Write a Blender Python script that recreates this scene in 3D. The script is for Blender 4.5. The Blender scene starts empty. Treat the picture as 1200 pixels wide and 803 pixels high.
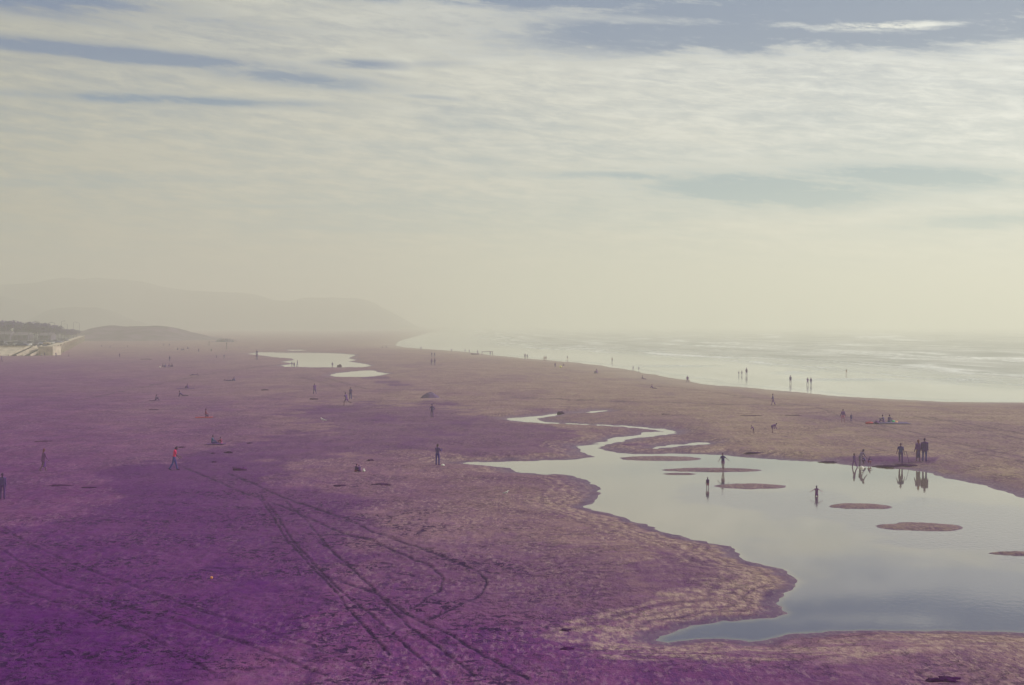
import bpy, bmesh, math, random
import numpy as np
from mathutils import Vector, Matrix
random.seed(7)
SC = bpy.context.scene
C = SC.collection
R = math.radians

# ------------------------------------------------------------------ camera
F = 1667.0
CAMH = 11.0
TH = math.atan(22.0 / F)
cam = bpy.data.cameras.new('camera')
cam.lens = 50.0
cam.sensor_width = 36.0
cam.clip_start = 0.5
cam.clip_end = 90000
co = bpy.data.objects.new('camera', cam)
C.objects.link(co)
co.location = (0, 0, CAMH)
co.rotation_euler = (R(90) - TH, 0, 0)
SC.camera = co
cT, sT = math.cos(TH), math.sin(TH)


def ray(u, v):
    cx, cz = (u - 600) / F, -(v - 401.5) / F
    return cx, cT + cz * sT, -sT + cz * cT


def at_z(u, v, z=0.0):
    dx, dy, dz = ray(u, v)
    t = (z - CAMH) / min(dz, -1e-5)
    return dx * t, dy * t


def at_y(u, v, y):
    """world x, z of a pixel seen on the plane at distance y"""
    dx, dy, dz = ray(u, v)
    t = y / dy
    return dx * t, CAMH + dz * t


# ------------------------------------------------------------------ numeric helpers
def hash2(ix, iy, seed):
    n = (ix.astype(np.int64) * 374761393 + iy.astype(np.int64) * 668265263 + seed * 1442695041) & 0xffffffff
    n = ((n ^ (n >> 13)) * 1274126177) & 0xffffffff
    n = (n ^ (n >> 16)) & 0xffffffff
    return n.astype(np.float64) / 4294967295.0


def vnoise(x, y, seed=0):
    ix, iy = np.floor(x), np.floor(y)
    fx, fy = x - ix, y - iy
    fx = fx * fx * (3 - 2 * fx)
    fy = fy * fy * (3 - 2 * fy)
    a = hash2(ix, iy, seed); b = hash2(ix + 1, iy, seed)
    c = hash2(ix, iy + 1, seed); d = hash2(ix + 1, iy + 1, seed)
    return (a + (b - a) * fx) * (1 - fy) + (c + (d - c) * fx) * fy


def fbm(x, y, oct=4, seed=0):
    s = 0; a = 0.5; t = 0
    for k in range(oct):
        s = s + a * vnoise(x * 2 ** k + 17.3 * k, y * 2 ** k - 9.1 * k, seed + k)
        t += a; a *= .5
    return s / t


def sstep(a, b, x):
    t = np.clip((x - a) / (b - a), 0, 1)
    return t * t * (3 - 2 * t)


def poly_sd(px, py, poly):
    """signed distance, negative inside"""
    P = np.asarray(poly, float)
    d2 = np.full(px.shape, 1e30)
    ins = np.zeros(px.shape, bool)
    n = len(P)
    for i in range(n):
        ax, ay = P[i]; bx, by = P[(i + 1) % n]
        ex, ey = bx - ax, by - ay
        wx, wy = px - ax, py - ay
        h = np.clip((wx * ex + wy * ey) / (ex * ex + ey * ey + 1e-12), 0, 1)
        dx, dy = wx - ex * h, wy - ey * h
        np.minimum(d2, dx * dx + dy * dy, out=d2)
        if ey != 0:
            c = ((ay <= py) & (py < by)) | ((by <= py) & (py < ay))
            ins ^= c & (px < ax + (py - ay) * ex / ey)
    d = np.sqrt(d2)
    return np.where(ins, -d, d)


def line_d(px, py, pts, wid=None):
    P = np.asarray(pts, float)
    best = np.full(px.shape, 1e15)
    for i in range(len(P) - 1):
        ax, ay = P[i]; bx, by = P[i + 1]
        ex, ey = bx - ax, by - ay
        wx, wy = px - ax, py - ay
        h = np.clip((wx * ex + wy * ey) / (ex * ex + ey * ey + 1e-12), 0, 1)
        d = np.hypot(wx - ex * h, wy - ey * h)
        if wid is not None:
            d = d - (wid[i] + (wid[i + 1] - wid[i]) * h)
        np.minimum(best, d, out=best)
    return best


# ------------------------------------------------------------------ ground plan (traced outlines laid on the ground, metres)
def G(pts, z=0.0):
    return [at_z(u, v, z) for u, v in pts]


POND = G([(533,543),(560,541.5),(600,541),(660,539.5),(690,537),(700,534),(696,530),(712,529),(735,532),(800,532),(840,533),
          (880,536.5),(910,539),(960,541),(1000,545.5),(1030,547.5),(1060,549.5),(1075,552),(1093,555.5),(1110,561),(1150,568),
          (1180,577),(1200,583),(1260,598),(1340,625),(1400,665),(1400,735),(1300,742),(1200,741),(1100,739),(1020,738),
          (985,739),(950,742),(925,744),(905,748),(892,752),(878,751),(865,748.5),(850,747.5),(830,749),(800,752),(782,754),(770,752),(772,746),(790,741),
          (815,733),(845,726.5),(880,727),(905,725),(925,719),(913,707),(918,697),(933,688),(937,683),(933,677),(915,667),(900,663),(883,660),
          (868,653),(860,648),(857,640),(833,636),(800,630.5),(770,621),(750,613),(730,607),(713,602),(683,595),(695,588),
          (703,582),(702,572),(687,563),(667,557),(647,556),(613,554.5),(597,551),(603,549),(567,545)])
POOL_A = G([(289.8,415),(305,412.6),(330,412.8),(360,413.2),(392.5,413.8),(417,416),(408,420),(418,422),(408,424),(428,426.5),(436,429),
            (420,431),(380,431.2),(350,430.7),(335,430.6),(328,428.6),(346,426.3),(330,424.2),(345,422),(342,420.3),(320,418.6),(305,416.5)])
POOL_B = G([(386,440),(394,437.3),(412,435.7),(432,433.7),(439.7,434.5),(442,436),(456,438),(440,441),(420,442.5),(397,442)])
POOL_C = G([(333,410),(350,409.6),(362,411),(345,411.6)])
STREAMS = [  # points (px) and half width in metres
    ([(656,485),(645,487),(630,489),(613,490.5),(613,492),(625,494.5),(645,496),(660,496.2),(700,497.8),(740,500.5),(772,503),(786,506)],
     [.5,.9,1.2,2.4,2.4,1.3,.7,.45,.75,.85,.7,.4]),
    ([(786,506),(770,510),(745,512.5),(730,513.5),(722,516.5),(712,519),(690,523),(688,525),(697,528.5),(702,533)],
     [.3,.35,.4,.8,1.1,1.0,.9,1.2,1.5,1.5]),
    ([(757,511.5),(764,508),(768,506.5)], [1.1,1.2,.8]),
    ([(682,484),(690,484),(700,482.5),(708,481)], [.3,.5,.6,.3]),
    ([(774,525),(785,523.5),(800,521.5),(810,521),(821,519.5)], [.3,.5,.6,1.3,.7]),
]
ISL = [  # px ellipses: u0, u1, v, height px
    (728,822,537.5,5.5), (775,892,551,4.6), (777,816,555.5,1.7), (838,921,570,6.2), (973,1043,593.6,6.2), (1027,1129,617.6,9.4), (1160,1226,648.6,4)]
ISLW = []
for u0, u1, v, h in ISL:
    cx, cy = at_z((u0 + u1) / 2, v)
    x0, _ = at_z(u0, v); x1, _ = at_z(u1, v)
    _, ya = at_z(600, v - h / 2); _, yb = at_z(600, v + h / 2)
    ISLW.append((cx, cy, (x1 - x0) / 2, (ya - yb) / 2))
SEAZ = -1.2
sh = [(1900,500),(1500,480),(1330,474),(1200,471.5),(1125,471),(1075,469),(1000,465),(950,461),(900,456),(825,450),(775,440.5),(725,431.5),
      (675,425),(640,422),(600,418.7),(570,415.6),(540,411.8),(512,409.8),(490,408.4),(475,406.8),(462,404.6),(468,400),(488,394),(512,388),(535,385.3)]
SHORE = [at_z(u, v, SEAZ) for u, v in sh]
SEAPOLY = [(60000, SHORE[0][1])] + SHORE + [(-300, 6000), (-4000, 60000), (60000, 60000)]

# ------------------------------------------------------------------ the grid
vs = list(np.arange(850, 440, -0.8)) + list(np.arange(440, 392, -0.45)) + list(np.arange(392, 384, -0.4)) + [383.5, 383, 382.5, 382, 381.5, 381, 380.6, 380.3]
ys = [at_z(600, v)[1] for v in vs]
ys = [-300, -60, -10, 4, 12, 19, 25, 29, 32, 34.5, 36.5] + [y for y in ys if y > 37.5] + [34000]
us = [-9000, -5000, -3000, -1800, -1100, -700, -400, -220, -120, -60] + list(np.arange(-30, 1232, 1.5)) + [1250, 1280, 1320, 1380, 1460, 1560, 1700, 1900, 2300, 3000, 4500, 7000, 10000]
ys = np.array(ys); us = np.array(us)
NY, NX = len(ys), len(us)
YY, UU = np.meshgrid(ys, us, indexing='ij')
XX = (UU - 600) / F * np.maximum(YY, 30)


def base_height(X, Y, full=False):
    X = np.asarray(X, float); Y = np.asarray(Y, float)
    wx = (fbm(X * .9, Y * .9, 4, 3) - .5)
    wy = (fbm(X * .9 + 40, Y * .9, 4, 5) - .5)
    w = np.clip(Y / 150, .35, 2.0)
    Xw, Yw = X + wx * 1.5 * w, Y + wy * 2.4 * w
    sdp = poly_sd(Xw, Yw, POND)
    for p in (POOL_A, POOL_B, POOL_C):
        sdp = np.minimum(sdp, poly_sd(X + wx * 1.5, Y + wy * 3, p))
    sds = np.full(X.shape, 1e9)
    for pts, wd in STREAMS:
        sds = np.minimum(sds, line_d(X + wx * 1.2, Y + wy * 3.0, G(pts), [max(.72, q * .78) for q in wd]))
    sd = np.minimum(sdp, sds)
    land = .10 + .22 * fbm(X / 28, Y / 28, 3, 11) + .05 * fbm(X / 3, Y / 5, 3, 12)
    land = land + .05 * (fbm(X * 1.3, Y * 1.3, 2, 14) - .5) * np.clip(1 - Y / 260, 0, 1)
    z = land * sstep(0, 5, sd) + np.clip(sd * .03, -.35, .05)
    for cx, cy, a, b in ISLW:
        q = ((X + wx * .5 - cx) / (a * 1.02)) ** 2 + ((Y + wy * .8 - cy) / (b * 1.05)) ** 2
        z = np.maximum(z, np.clip(.11 * (1 - q), -.35, .08) + .02 * (fbm(X * 3, Y * 2, 2, 15) - .5))
    sea = poly_sd(X + (fbm(X / 14, Y / 14, 3, 21) - .5) * 5, Y, SEAPOLY)
    slope = np.clip(sea / 55, -.6, 1)
    z = z * np.clip(sea / 50, 0, 1) + SEAZ * (1 - sstep(0, 1, (slope + 0) * 1.0)) - np.clip(-sea * .03, 0, 3)
    return (z, sd, sdp, sea) if full else z


ZZ, SD, SDP, SEA = base_height(XX, YY, True)
PU = UU
PV = 379.5 + F * CAMH / np.maximum(YY, 5)      # picture row of the ground at that distance: a ground coordinate too


def ground_z(x, y):
    return float(base_height(np.array([x]), np.array([y]))[0])


def on_ground(u, v):
    z = 0.0
    for _ in range(6):
        x, y = at_z(u, v, z)
        z = max(ground_z(x, y), 0.0 if y < 190 and False else -9)
        s = float(poly_sd(np.array([x]), np.array([y]), SEAPOLY)[0])
        if s < 0:
            z = SEAZ
    return x, y, z


# surface marks -------------------------------------------------------------
def region(poly, soft, amp, scale=1.0, seed=0):
    """0..1 mask of an irregular patch of the beach"""
    n = (fbm(XX * .35 * scale, YY * .35 * scale, 5, seed) - .5) * amp
    q = poly_sd(PU, PV * 3, [(a, b * 3) for a, b in poly])
    return sstep(soft, -soft, q + n)


damp = np.zeros(XX.shape)  # damp sand, plus a vignette painted as colour at lower left
for poly, soft, amp, k, sd_ in [
    ([(118,562),(150,549),(200,549),(240,538),(262,528),(330,514),(388,505),(352,495),(335,487),(380,476),(430,473),(520,479),(560,489),
      (630,498),(690,512),(690,534),(640,540),(540,541),(480,530),(420,534),(330,545),(260,552),(190,575),(150,590),(132,600),(140,580)], 6, 80, .60, 31),
    ([(-60,640),(60,618),(110,605),(150,590),(220,580),(330,560),(420,590),(430,640),(380,700),(300,760),(250,830),(-60,830)], 22, 150, .66, 32),
    ([(-60,720),(40,700),(110,740),(190,770),(150,830),(-60,830)], 30, 120, .9, 33),  # lower-left corner: vignette darkening painted into the sand colour
    ([(150,745),(200,722),(240,728),(215,745),(160,765)], 8, 60, .7, 34),
    ([(232,672),(262,667),(300,672),(270,684),(238,681)], 5, 12, 1.0, 35),
    ([(262,690),(300,684),(318,692),(280,697)], 5, 12, 1.0, 36),
    ([(128,566),(150,550),(240,541),(330,546),(300,590),(200,604),(150,600),(138,582)], 6, 50, .78, 39),
    ([(262,700),(320,694),(340,700),(290,706)], 4, 14, .9, 40),
    ([(150,785),(230,770),(250,785),(180,800)], 8, 60, .8, 37),
    ([(600,551),(690,556),(700,580),(680,592),(640,590),(560,560)], 10, 60, .3, 38),
    ([(425,443),(455,443),(455,446),(425,446)], 3, 8, .8, 41),
    ([(440,448.5),(468,448.3),(470,451),(440,451)], 3, 8, .85, 42),
    ([(455,452),(480,451.5),(486,454),(455,454.5)], 3, 8, .85, 43),
    ([(470,458),(500,457.5),(505,460),(480,460.5)], 3, 8, .4, 44),
    ([(728,521.5),(760,521.5),(762,524.5),(728,524.5)], 2.5, 6, 1.0, 45),
    ([(700,508),(790,500),(830,512),(835,528),(700,534),(690,522)], 12, 30, .4, 46),
    ([(600,484),(720,478),(790,495),(800,506),(620,500)], 10, 30, .3, 47),
    ([(502,511.8),(562,512.2),(562,514),(502,514)], 1.8, 4, .9, 48),
    ([(960,539),(1030,540),(1100,541.5),(1096,547),(1050,547),(1000,546)], 4, 14, .85, 49),
    ([(1100,543),(1200,568),(1200,584),(1100,560)], 9, 30, .3, 50),
    ([(880,480),(1000,486),(1060,498),(1200,520),(1200,545),(1040,520),(950,500)], 16, 70, .28, 51),
    ([(640,640),(700,655),(760,690),(720,740),(560,760),(420,720),(470,650)], 40, 170, .3, 52),
    ([(760,650),(830,652),(870,672),(840,695),(780,700),(740,690)], 14, 90, .55, 53),
]:
    damp = np.maximum(damp, k * region(poly, soft, amp, 1.0, sd_))
# streaky damp texture everywhere, flatter with distance
st = fbm(XX / 5, YY / 16, 4, 61)
damp = damp + .30 * sstep(.50, .70, st) * np.clip((YY - 60) / 80, 0, 1)
wet = sstep(1.1, .25, SD + (fbm(XX * 2, YY * 2, 3, 71) - .5) * .9)
wet = np.maximum(wet, sstep(2.2, .8, np.where(YY > 90, SD, 9) + (fbm(XX / 2, YY / 3, 3, 72) - .5) * 2.5) * .7)
wet = np.maximum(wet, .9 * sstep(.03, .005, ZZ) * (SDP < 1))
isl = sstep(.3, -.4, SDP)
wet = np.where(isl > .5, np.minimum(wet, .35 + .6 * sstep(.03, .005, ZZ)), wet)
wetsea = sstep(22, 2, SEA + (fbm(XX / 9, YY / 9, 3, 73) - .5) * 9)

left = sstep(960, 900, PU)
band = .5 + .5 * np.sin((SD + 1.3 * (fbm(XX * .7, YY * .7, 4, 81) - .5)) * 5.2)
crust = sstep(.5, .75, SD + .5 * (fbm(XX, YY, 3, 82) - .5)) * sstep(3.6, 1.6, SD) * left * sstep(170, 120, YY) * (.25 + .75 * band) * sstep(.38, .52, fbm(XX * .8, YY * .8, 4, 83))
swp = SD + 1.0 * (fbm(XX * .55, YY * .55, 4, 171) - .5) + .35 * (fbm(XX * 2.5, YY * 2.5, 3, 172) - .5)
lm = left * sstep(175, 130, YY) * (PV < 735)
rim = np.zeros(XX.shape)
for c_, w_, k_ in ((.28, .3, .9), (1.25, .13, .75), (1.85, .10, .6), (2.7, .16, .6), (3.6, .12, .35)):
    rim = np.maximum(rim, k_ * np.exp(-((swp - c_) / w_) ** 2) * (.5 + fbm(XX * .4, YY * .4, 2, 173)))
rim = rim * np.maximum(lm, .45 * (SD > -.3) * (YY < 150))
for c_, w_, k_ in ((.85, .20, .95), (1.55, .13, .9), (2.25, .16, .75), (3.1, .18, .5)):
    crust = np.maximum(crust * .9, k_ * np.exp(-((swp - c_) / w_) ** 2) * lm * sstep(.34, .5, fbm(XX * .35, YY * .35, 3, 174)))
spit = region([(655,745),(700,728),(760,715),(830,695),(866,662),(905,664),(938,684),(925,700),(905,714),(880,724),(830,728),(800,736),(775,745),
               (768,757),(840,758),(1000,748),(1100,747),(1200,752),(1200,775),(900,788),(700,775)], 14, 90, 1.0, 84)
strk = fbm(XX * .9, YY * 2.2, 5, 85)
spit2 = spit * (.12 + .78 * sstep(.40, .58, strk)) * sstep(.45, .9, SD + .5 * (fbm(XX * 2, YY * 2, 3, 86) - .5))
crust = np.maximum(crust, spit2 * np.clip(1.15 - PU / 2600, .55, 1))
light = region([(380,640),(560,615),(700,612),(840,640),(860,660),(780,690),(640,700),(450,690)], 40, 150, 1.0, 87) * sstep(.56, .66, fbm(XX * .6, YY * 1.2, 5, 88))
crust = np.maximum(crust, .22 * light * sstep(.5, .62, fbm(XX * 2.5, YY * 4, 3, 89)))
crust = np.clip(crust, 0, 1)

TR = [
    [(204,548),(225,557),(240,563),(283,582),(300,588)],
    [(267,560),(290,569),(313,580),(340,592),(400,612),(437,630),(493,650),(533,665),(557,675),(568,685),(570,691),(562,703),(540,716),(500,735)],
    [(283,582),(333,600),(400,631),(433,640),(483,662),(507,672),(519,685),(515,697),(500,707),(480,722)],
    [(300,584),(317,608),(335,640),(365,672),(390,697),(408,722),(430,747),(455,777)],
    [(305,585),(325,612),(345,645),(380,682),(405,705),(432,727),(470,762),(500,790),(515,806)],
    [(335,594),(360,618),(385,650),(410,672),(432,692),(455,718),(480,744),(515,770),(556,803)],
    [(400,690),(440,702),(480,730),(527,753),(567,778),(600,797),(620,808)],
    [(-20,643),(0,652),(60,693),(140,720),(213,740),(277,762),(333,783),(380,804)],
    [(-20,678),(0,690),(33,707),(100,727),(170,755),(230,790),(250,805)],
    [(-20,612),(0,623),(30,643),(77,667),(120,684),(175,703),(233,725),(287,740),(333,757),(393,778),(440,800)],
]
TRR = [
    [(955,479),(975,486),(1000,500),(1050,511),(1100,524),(1150,536),(1200,546),(1260,557)],
    [(985,488),(1005,497),(1040,503),(1075,511),(1125,525),(1200,540),(1260,552)],
    [(1072,491),(1112,497),(1150,507),(1200,519),(1260,532)],
    [(1090,492),(1120,497),(1200,512),(1260,524)],
    [(855,459),(880,464),(900,470),(925,477)], [(870,460),(905,468),(935,476)],
    [(600,468),(680,471),(760,474),(860,477),(960,477)], [(750,445),(790,449),(830,453),(890,463)],
    [(100,470),(240,440),(330,428)], [(350,443),(385,452),(420,470)], [(375,443),(430,458)],
]
track = np.zeros(XX.shape); ruts = np.zeros(XX.shape)
jit = (fbm(XX * .8, YY * .8, 3, 91) - .5)
for grp, k in ((TR, 1.0), (TRR, .5)):
    for pl in grp:
        a = np.array(pl)
        m = (PU > a[:, 0].min() - 12) & (PU < a[:, 0].max() + 12) & (PV > a[:, 1].min() - 12) & (PV < a[:, 1].max() + 12)
        px, py, Yv, jj = PU[m], PV[m], YY[m], jit[m]
        wpx = np.maximum(.7, .07 * F / Yv * .75)
        d = line_d(px + jj * 5, py + jj * 3, pl) / wpx
        kk = .45 if (k == 1.0 and a[:, 0].min() < 0) else k
        t = np.exp(-d * d * 1.2) * kk * sstep(.1, .62, fbm(XX[m] * 1.6, YY[m] * 1.2, 4, 92)) * 1.15
        track[m] = np.maximum(track[m], t)
        if k == 1.0:
            r = -np.exp(-d * d * 1.2) + .45 * np.exp(-(d - 2.0) ** 2 * 2)
            ruts[m] = np.where(np.abs(r) > np.abs(ruts[m]), r, ruts[m])
ZZ = ZZ + ruts * .03
# churned sand: real hollows and hummocks in the foreground
churn = region([(-60,620),(150,600),(300,560),(420,580),(600,640),(640,720),(620,830),(-60,830)], 40, 120, 1.0, 95)
foot = fbm(XX * 2.2, YY * 2.2, 3, 96)
ZZ = ZZ + np.where((SD > 2.5) & (YY < 130), (.02 + .05 * churn) * (foot - .5) * 2 * np.clip((SD - 2.5) / 2, 0, 1), 0)
warm = np.clip(.03 + .98 * sstep(0, 1000, PU - (PV - 400) * 1.4 + 245 - 350 * sstep(680, 800, PV) + 260 * (fbm(XX / 9, YY / 18, 4, 98) - .5)), 0, 1)          # ochre sand near the surf, violet-grey sand up the beach
warm = np.clip(np.maximum(warm, sstep(95, 12, SEA)), 0, 1)
warm = np.maximum(warm, .85 * sstep(440, 403, PV))


# ------------------------------------------------------------------ mesh helpers
def grid_mesh(name, X, Y, Z, keep=None, attrs=None):
    ny, nx = X.shape
    idx = np.arange(ny * nx).reshape(ny, nx)
    q = np.stack([idx[:-1, :-1], idx[:-1, 1:], idx[1:, 1:], idx[1:, :-1]], -1).reshape(-1, 4)
    if keep is not None:
        kk = (keep[:-1, :-1] | keep[:-1, 1:] | keep[1:, 1:] | keep[1:, :-1]).reshape(-1)
        q = q[kk]
    used, inv = np.unique(q, return_inverse=True)
    q = inv.reshape(-1, 4)
    co_ = np.stack([X.ravel()[used], Y.ravel()[used], Z.ravel()[used]], -1).astype(np.float32)
    me = bpy.data.meshes.new(name)
    me.vertices.add(len(co_)); me.vertices.foreach_set('co', co_.ravel())
    me.loops.add(q.size); me.loops.foreach_set('vertex_index', q.ravel().astype(np.int32))
    me.polygons.add(len(q)); me.polygons.foreach_set('loop_start', np.arange(0, q.size, 4, dtype=np.int32))
    me.polygons.foreach_set('use_smooth', np.ones(len(q), bool))
    for k, a in (attrs or {}).items():
        at = me.attributes.new(k, 'FLOAT', 'POINT')
        at.data.foreach_set('value', a.ravel()[used].astype(np.float32))
    me.update(calc_edges=True)
    return me


def link(name, me, m=None, parent=None, loc=None):
    o = bpy.data.objects.new(name, me)
    C.objects.link(o)
    if m and me is not None and not me.materials:
        me.materials.append(m)
    if parent:
        o.parent = parent
    if loc is not None:
        o.location = loc
    return o


def tag(o, label=None, cat=None, group=None, kind=None):
    if label: o['label'] = label
    if cat: o['category'] = cat
    if group: o['group'] = group
    if kind: o['kind'] = kind
    return o


def empty(name, loc, rz=0, label=None, cat=None, group=None):
    o = bpy.data.objects.new(name, None)
    C.objects.link(o)
    o.location = loc; o.rotation_euler = (0, 0, rz); o.empty_display_size = .3
    return tag(o, label, cat, group)


def copy_tree(o, parent=None):
    c = o.copy(); C.objects.link(c)
    if parent: c.parent = parent
    for ch in [k for k in KIDS.get(o.name, [])]:
        copy_tree(ch, c)
    return c


KIDS = {}


def remember(root):
    """note children once so that copying stays cheap"""
    for o in C.objects:
        if o.parent:
            KIDS.setdefault(o.parent.name, [])
            if o not in KIDS[o.parent.name]:
                KIDS[o.parent.name].append(o)


def bm_mesh(name, bm, smooth=False):
    me = bpy.data.meshes.new(name)
    bmesh.ops.recalc_face_normals(bm, faces=bm.faces)
    bm.to_mesh(me); bm.free()
    if smooth:
        for p in me.polygons: p.use_smooth = True
    return me


def box(bm, x0, x1, y0, y1, z0, z1, bev=0.0, rz=0.0):
    r = bmesh.ops.create_cube(bm, size=1)
    M = Matrix.Translation(((x0 + x1) / 2, (y0 + y1) / 2, (z0 + z1) / 2)) @ Matrix.Rotation(rz, 4, 'Z') @ Matrix.Diagonal((x1 - x0, y1 - y0, z1 - z0, 1))
    bmesh.ops.transform(bm, matrix=M, verts=r['verts'])
    if bev:
        bmesh.ops.bevel(bm, geom=list({e for v in r['verts'] for e in v.link_edges}), offset=bev, segments=2, affect='EDGES')


def prism(bm, pts2, x0, x1):
    """extrude a (y, z) outline along x"""
    a = [bm.verts.new((x0, p[0], p[1])) for p in pts2]
    b = [bm.verts.new((x1, p[0], p[1])) for p in pts2]
    n = len(pts2)
    bm.faces.new(a); bm.faces.new(b[::-1])
    for i in range(n):
        bm.faces.new((a[i], b[i], b[(i + 1) % n], a[(i + 1) % n]))


def cyl(bm, p, q, r0, r1, seg=8):
    p, q = Vector(p), Vector(q)
    d = q - p
    M = Matrix.Translation((p + q) / 2) @ d.to_track_quat('Z', 'Y').to_matrix().to_4x4()
    bmesh.ops.create_cone(bm, cap_ends=True, segments=seg, radius1=r0, radius2=r1, depth=d.length, matrix=M)


# ------------------------------------------------------------------ material helpers
class NT:
    def __init__(s, tree):
        s.t = tree; s.n = tree.nodes; s.l = tree.links

    def new(s, ty, **kw):
        n = s.n.new(ty)
        for k, v in kw.items(): setattr(n, k, v)
        return n

    def put(s, sock, v):
        if hasattr(v, 'is_linked') or isinstance(v, bpy.types.NodeSocket): s.l.new(v, sock)
        elif v is not None: sock.default_value = v

    def math(s, op, a, b=0.0, c=None, clamp=False):
        n = s.new('ShaderNodeMath', operation=op, use_clamp=clamp)
        s.put(n.inputs[0], a); s.put(n.inputs[1], b)
        if c is not None: s.put(n.inputs[2], c)
        return n.outputs[0]

    def vmath(s, op, a, b=None):
        n = s.new('ShaderNodeVectorMath', operation=op)
        s.put(n.inputs[0], a)
        if b is not None: s.put(n.inputs[1], b)
        return n.outputs[0]

    def mix(s, f, a, b, blend='MIX'):
        n = s.new('ShaderNodeMix', data_type='RGBA', blend_type=blend)
        s.put(n.inputs[0], f); s.put(n.inputs[6], a); s.put(n.inputs[7], b)
        return n.outputs[2]

    def step(s, x, a, b, lo=0.0, hi=1.0):
        n = s.new('ShaderNodeMapRange', interpolation_type='SMOOTHSTEP')
        s.put(n.inputs[0], x); s.put(n.inputs[1], a); s.put(n.inputs[2], b); s.put(n.inputs[3], lo); s.put(n.inputs[4], hi)
        return n.outputs[0]

    def noise(s, vec, scale, detail=4, rough=.55, dist=0.0):
        n = s.new('ShaderNodeTexNoise')
        s.put(n.inputs['Vector'], vec)
        n.inputs['Scale'].default_value = scale; n.inputs['Detail'].default_value = detail
        n.inputs['Roughness'].default_value = rough; n.inputs['Distortion'].default_value = dist
        return n.outputs[0]

    def attr(s, name):
        return s.new('ShaderNodeAttribute', attribute_name=name).outputs['Fac']


def rgba(c): return (c[0], c[1], c[2], 1)


def mat(name, col, rough=.8, var=.25, scale=8, metal=0.0, spec=.3, bump=0.0):
    m = bpy.data.materials.new(name); m.use_nodes = True
    T = NT(m.node_tree); b = T.n['Principled BSDF']
    tc = T.new('ShaderNodeTexCoord').outputs['Object']
    n = T.noise(tc, scale)
    c = T.mix(T.step(n, .3, .7), rgba([x * (1 - var) for x in col]), rgba([min(1, x * (1 + var)) for x in col]))
    T.l.new(c, b.inputs['Base Color'])
    b.inputs['Roughness'].default_value = rough; b.inputs['Metallic'].default_value = metal
    b.inputs['Specular IOR Level'].default_value = spec
    if bump:
        bp = T.new('ShaderNodeBump'); bp.inputs['Strength'].default_value = bump; bp.inputs['Distance'].default_value = .05
        T.l.new(n, bp.inputs['Height']); T.l.new(bp.outputs[0], b.inputs['Normal'])
    return m


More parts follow.
